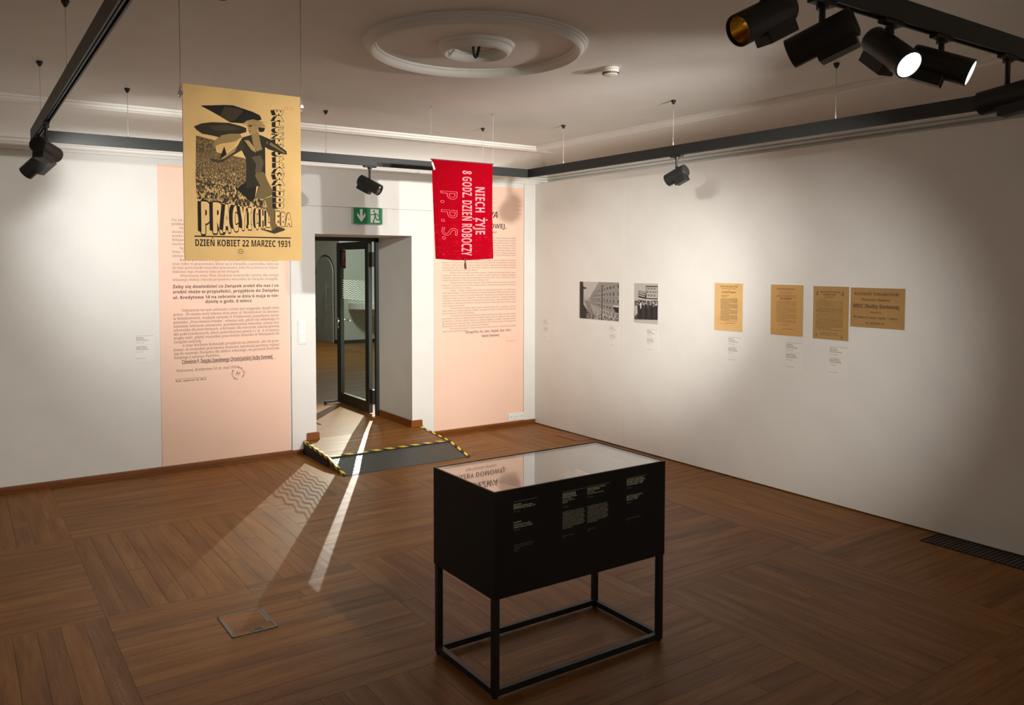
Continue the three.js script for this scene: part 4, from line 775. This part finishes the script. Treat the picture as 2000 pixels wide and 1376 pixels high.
// ------------------------------------------------------------------ display case
{
  const x0 = 1.805, x1 = 2.778, z0 = -3.25, z1 = -2.745, yb = 0.42, yt = 0.866, lw = 0.028;
  const t = thing('display_case', 'black display case on thin legs with a glass top', 'display case', [(x0 + x1) / 2, 0, (z0 + z1) / 2]);
  const cx = (x0 + x1) / 2, cz = (z0 + z1) / 2, hx = (x1 - x0) / 2, hz = (z1 - z0) / 2, th = 0.014;
  const W = 2000, H = Math.round(2000 * (yt - yb) / (x1 - x0)), S = W / (x1 - x0);
  const tex = canvasTex(W, H, (c) => {
    c.fillStyle = '#080906'; c.fillRect(0, 0, W, H);
    const px = (x) => (x - x0) * S, py = (y) => (yt - y) * S;
    const row = (x, y, w, size, txt, col, bold) => type(c, txt, px(x), py(y), size, w * S, 'sans-serif', bold ? 'bold' : '', col);
    const A = '#f0eed2', B = '#b5b49a', D = '#8a8a7a';
    const rule = (x, y, w) => { c.fillStyle = B; c.fillRect(px(x), py(y), w * S, 3.5); };
    rule(1.902, 0.815, 0.124); row(1.902, 0.799, 0.04, 19, 'Ulotka', A, 1); row(1.902, 0.791, 0.098, 20, 'Wzywająca do udziału w wiecu', A, 1); row(1.902, 0.783, 0.112, 20, 'Biblioteka Narodowa, Warszawa, 1927', A, 1); row(1.902, 0.770, 0.034, 16, '1927, druk', B);
    row(1.902, 0.724, 0.04, 19, 'Leaflet', A, 1); row(1.902, 0.713, 0.088, 20, 'Calling women to a rally', A, 1); row(1.902, 0.703, 0.098, 20, 'National Library of Poland', A, 1); row(1.902, 0.692, 0.034, 16, '1927, print', B);
    row(1.904, 0.628, 0.104, 16, 'Reprodukcja dzięki uprzejmości archiwum', D, 1); row(1.904, 0.620, 0.094, 16, 'Courtesy of the archive of the museum', D, 1); row(1.904, 0.612, 0.03, 16, 'w Warszawie', D, 1); row(1.904, 0.604, 0.018, 16, '1927', D, 1);
    rule(2.16, 0.816, 0.131); ['Pamiętniki bezrobotnych', 'Instytut Gospodarstwa', 'Społecznego, Warszawa', 'nr 1–57, druk', 'Biblioteka Narodowa', 'Warszawa'].forEach((s, i) => row(2.16, 0.803 - i * 0.0076, [0.074, 0.074, 0.08, 0.05, 0.068, 0.028][i], 19, s, A, i < 3)); row(2.16, 0.746, 0.034, 16, '1933, druk', B);
    rule(2.299, 0.818, 0.131); ['Służące do wszystkiego, wspomnienia', 'spisane w Warszawie', 'druk, papier', 'Biblioteka Narodowa w Warszawie'].forEach((s, i) => row(2.299, 0.806 - i * 0.008, [0.106, 0.072, 0.042, 0.097][i], 19, s, A, i < 2)); row(2.299, 0.767, 0.034, 16, '1935, druk', B);
    const words = 'praca służby domowej w miastach była nieustającą gotowością do wezwania o każdej porze dnia i nocy bez prawa do wypoczynku nauki i własnego życia dlatego pracownice zakładały związki i pisały pamiętniki '.split(' ');
    let k = 0; const para = (x, y, w, n, last) => { for (let i = 0; i < n; i++) { let s = ''; while (s.length < 34) s += words[k++ % words.length] + ' '; row(x, y - i * 0.0071, i === n - 1 ? last : w * (0.93 + 0.07 * ((i * 7) % 3) / 2), 15, s.trim(), '#cfceb4', 1); } };
    para(2.161, 0.724, 0.125, 11, 0.055); para(2.300, 0.727, 0.123, 11, 0.06);
    row(2.161, 0.619, 0.064, 15, 'Fragment wspomnień', D, 1); row(2.161, 0.612, 0.012, 15, '1933', D, 1); row(2.301, 0.624, 0.046, 15, 'Fragment', D, 1); row(2.301, 0.616, 0.012, 15, '1935', D, 1);
    rule(2.533, 0.821, 0.122); ['Sprawozdanie ze zjazdu kobiet', 'pracujących w służbie domowej', 'Warszawa, nakładem związku', 'zawodowego, 1928'].forEach((s, i) => row(2.533, 0.810 - i * 0.0078, [0.105, 0.115, 0.106, 0.1][i], 20, s, A, 1)); row(2.533, 0.772, 0.03, 16, '1928, druk', B);
    ['Report of the congress of women', 'workers in domestic service', 'Warsaw, 1928'].forEach((s, i) => row(2.533, 0.734 - i * 0.0085, [0.1, 0.078, 0.068][i], 20, s, A, 1)); row(2.533, 0.703, 0.03, 16, '1928, print', B);
    row(2.535, 0.630, 0.086, 15, 'Dzięki uprzejmości biblioteki', D, 1); row(2.535, 0.623, 0.01, 15, '1928', D, 1);
  });
  const blk = M.blackMatt;
  const front = new THREE.BoxGeometry(2 * hx, yt - yb, th); front.translate(0, (yt + yb) / 2, hz - th / 2);
  const fm = std({ map: tex, roughness: 0.75 });
  const f = new THREE.Mesh(front, [blk, blk, blk, blk, fm, blk]); f.name = 'front_panel'; f.castShadow = f.receiveShadow = true; f.userData.label = 'black panel with small white caption text'; t.add(f);
  mesh('back_panel', bx(-hx, hx, yb, yt, -hz, -hz + th), blk, t);
  mesh('side_panel', bx(-hx, -hx + th, yb, yt, -hz + th, hz - th), blk, t);
  mesh('side_panel', bx(hx - th, hx, yb, yt, -hz + th, hz - th), blk, t);
  mesh('bottom_panel', bx(-hx + th, hx - th, yb, yb + 0.016, -hz + th, hz - th), blk, t);
  mesh('inner_shelf', bx(-hx + th, hx - th, yt - 0.066, yt - 0.052, -hz + th, hz - th), std({ color: lin(0.03, 0.03, 0.028), roughness: 0.7 }), t);
  const gp = new THREE.BoxGeometry(2 * hx - 0.012, 0.0005, 2 * hz - 0.012); 
  const pl = new THREE.PlaneGeometry(2 * hx - 0.01, 2 * hz - 0.01); pl.rotateX(-Math.PI / 2); pl.translate(0, yt + 0.0015, 0);
  const pl2 = pl.clone().translate(0, -0.006, 0);
  mesh('glass_top', [pl, pl2], M.caseGlass, t);
  const rimMat = std({ color: lin(0.06, 0.035, 0.025), roughness: 0.35 });
  mesh('rim', [bx(-hx, hx, yt, yt + 0.004, hz - 0.006, hz), bx(-hx, hx, yt, yt + 0.004, -hz, -hz + 0.006), bx(-hx, -hx + 0.006, yt, yt + 0.004, -hz + 0.006, hz - 0.006), bx(hx - 0.006, hx, yt, yt + 0.004, -hz + 0.006, hz - 0.006)], rimMat, t);
  for (const [sx, sz] of [[-1, -1], [1, -1], [-1, 1], [1, 1]]) {
    const X = sx * (hx - lw / 2 - 0.003), Z = sz * (hz - lw / 2 - 0.003);
    const l = mesh('leg', rbx(X - lw / 2, X + lw / 2, 0.008, yb, Z - lw / 2, Z + lw / 2, 0.002), M.black, t);
    mesh('foot', rod(V(X, 0, Z), V(X, 0.01, Z), 0.012, 16), M.blackMatt, l);
  }
  const a = hx - 0.003, b = hz - 0.003;
  for (const s of [-1, 1]) { mesh('base_rail', rbx(-a + lw, a - lw, 0.01, 0.01 + lw, s * b - (s > 0 ? lw : 0), s * b + (s < 0 ? lw : 0), 0.002), M.black, t); mesh('base_rail', rbx(s * a - (s > 0 ? lw : 0), s * a + (s < 0 ? lw : 0), 0.01, 0.01 + lw, -b + lw, b - lw, 0.002), M.black, t); }
  // things shown inside
  const page = std({ color: lin(0.62, 0.52, 0.38), roughness: 0.8 }), page2 = std({ color: lin(0.66, 0.6, 0.48), roughness: 0.8 });
  const ys = yt - 0.052;
  const book = (label, x, z, ry, w, d, m) => {
    const o = thing('open_book', label, 'book', [x, ys, z]); o.rotation.y = ry;
    for (const s of [-1, 1]) {
      const sh = new THREE.Shape(); sh.moveTo(0, 0); sh.lineTo(0, 0.018); sh.quadraticCurveTo(s * w * 0.2, 0.032, s * w * 0.5, 0.026); sh.lineTo(s * w, 0.012); sh.lineTo(s * w, 0); sh.closePath();
      const g = new THREE.ExtrudeGeometry(sh, { depth: d, bevelEnabled: false }); g.translate(0, 0.003, -d / 2); mesh('page_block', g, m, o);
    }
    mesh('cover', bx(-w - 0.006, w + 0.006, 0, 0.003, -d / 2 - 0.006, d / 2 + 0.006), M.brass, o);
  };
  book('open book lying in the glass case below the first caption', 1.93, -2.885, 0.28, 0.085, 0.14, page);
  book('open book lying in the glass case below the two middle captions', 2.36, -2.868, -0.05, 0.062, 0.11, page2);
}

// ------------------------------------------------------------------ floor box, floor grilles
{
  const t = thing('floor_box', 'square floor socket box with a metal frame and wooden lid', 'floor box', [1.181, 0, -4.055]);
  const hx = 0.112, hz = 0.136, f = 0.012;
  mesh('frame', [rbx(-hx, hx, 0, 0.004, hz - f, hz, 0.0015), rbx(-hx, hx, 0, 0.004, -hz, -hz + f, 0.0015), rbx(-hx, -hx + f, 0, 0.004, -hz, hz, 0.0015), rbx(hx - f, hx, 0, 0.004, -hz, hz, 0.0015)], M.floorBoxMetal, t);
  mesh('lid', uvMetres(prep(bx(-hx + f, hx - f, 0, 0.0022, -hz + f, hz - f)), 0.42), M.oak[3], t);
  mesh('grip', [bx(-hx + f, -hx + f + 0.012, 0.0022, 0.0028, -0.05, 0.09), bx(hx - f - 0.014, hx - f, 0.0022, 0.0028, -0.1, 0.05)], M.floorBoxMetal, t);
  mesh('latch', [rbx(-0.012, 0.05, 0.002, 0.006, hz - f - 0.02, hz - f, 0.001)], M.floorBoxMetal, t);
  mesh('latch_slot', [bx(0.0, 0.038, 0.006, 0.0064, hz - f - 0.016, hz - f - 0.006)], M.gap, t);
  const g = thing('floor_grille', 'dark slatted convector grille in the floor along the long wall', 'grille', [5.305, 0, -2.1]);
  mesh('well', bx(-0.115, 0.112, 0.0002, 0.001, -0.72, 0.72), M.gap, g);
  mesh('frame', [bx(-0.118, -0.108, 0, 0.004, -0.73, 0.73), bx(0.105, 0.115, 0, 0.004, -0.73, 0.73), bx(-0.118, 0.115, 0, 0.004, -0.73, -0.72), bx(-0.118, 0.115, 0, 0.004, 0.72, 0.73)], M.blackMatt, g);
  const slat = prep(bx(-0.108, 0.105, 0.001, 0.0045, -0.006, 0.006)), sm = std({ color: lin(0.05, 0.035, 0.03), roughness: 0.45 });
  for (let i = 0; i < 52; i++) { const m = same('slat', slat, sm, g); m.position.z = -0.70 + i * 0.0275; }
  const c = thing('floor_hatch', 'plain brown wooden cover set in the floor by the long wall', 'floor cover', [5.315, 0, -6.56]);
  mesh('cover_board', uvMetres(prep(rbx(-0.098, 0.1, -0.002, 0.005, -0.175, 0.175, 0.002)), 0.42), M.skirting, c);
}

renderer.render(scene, camera);
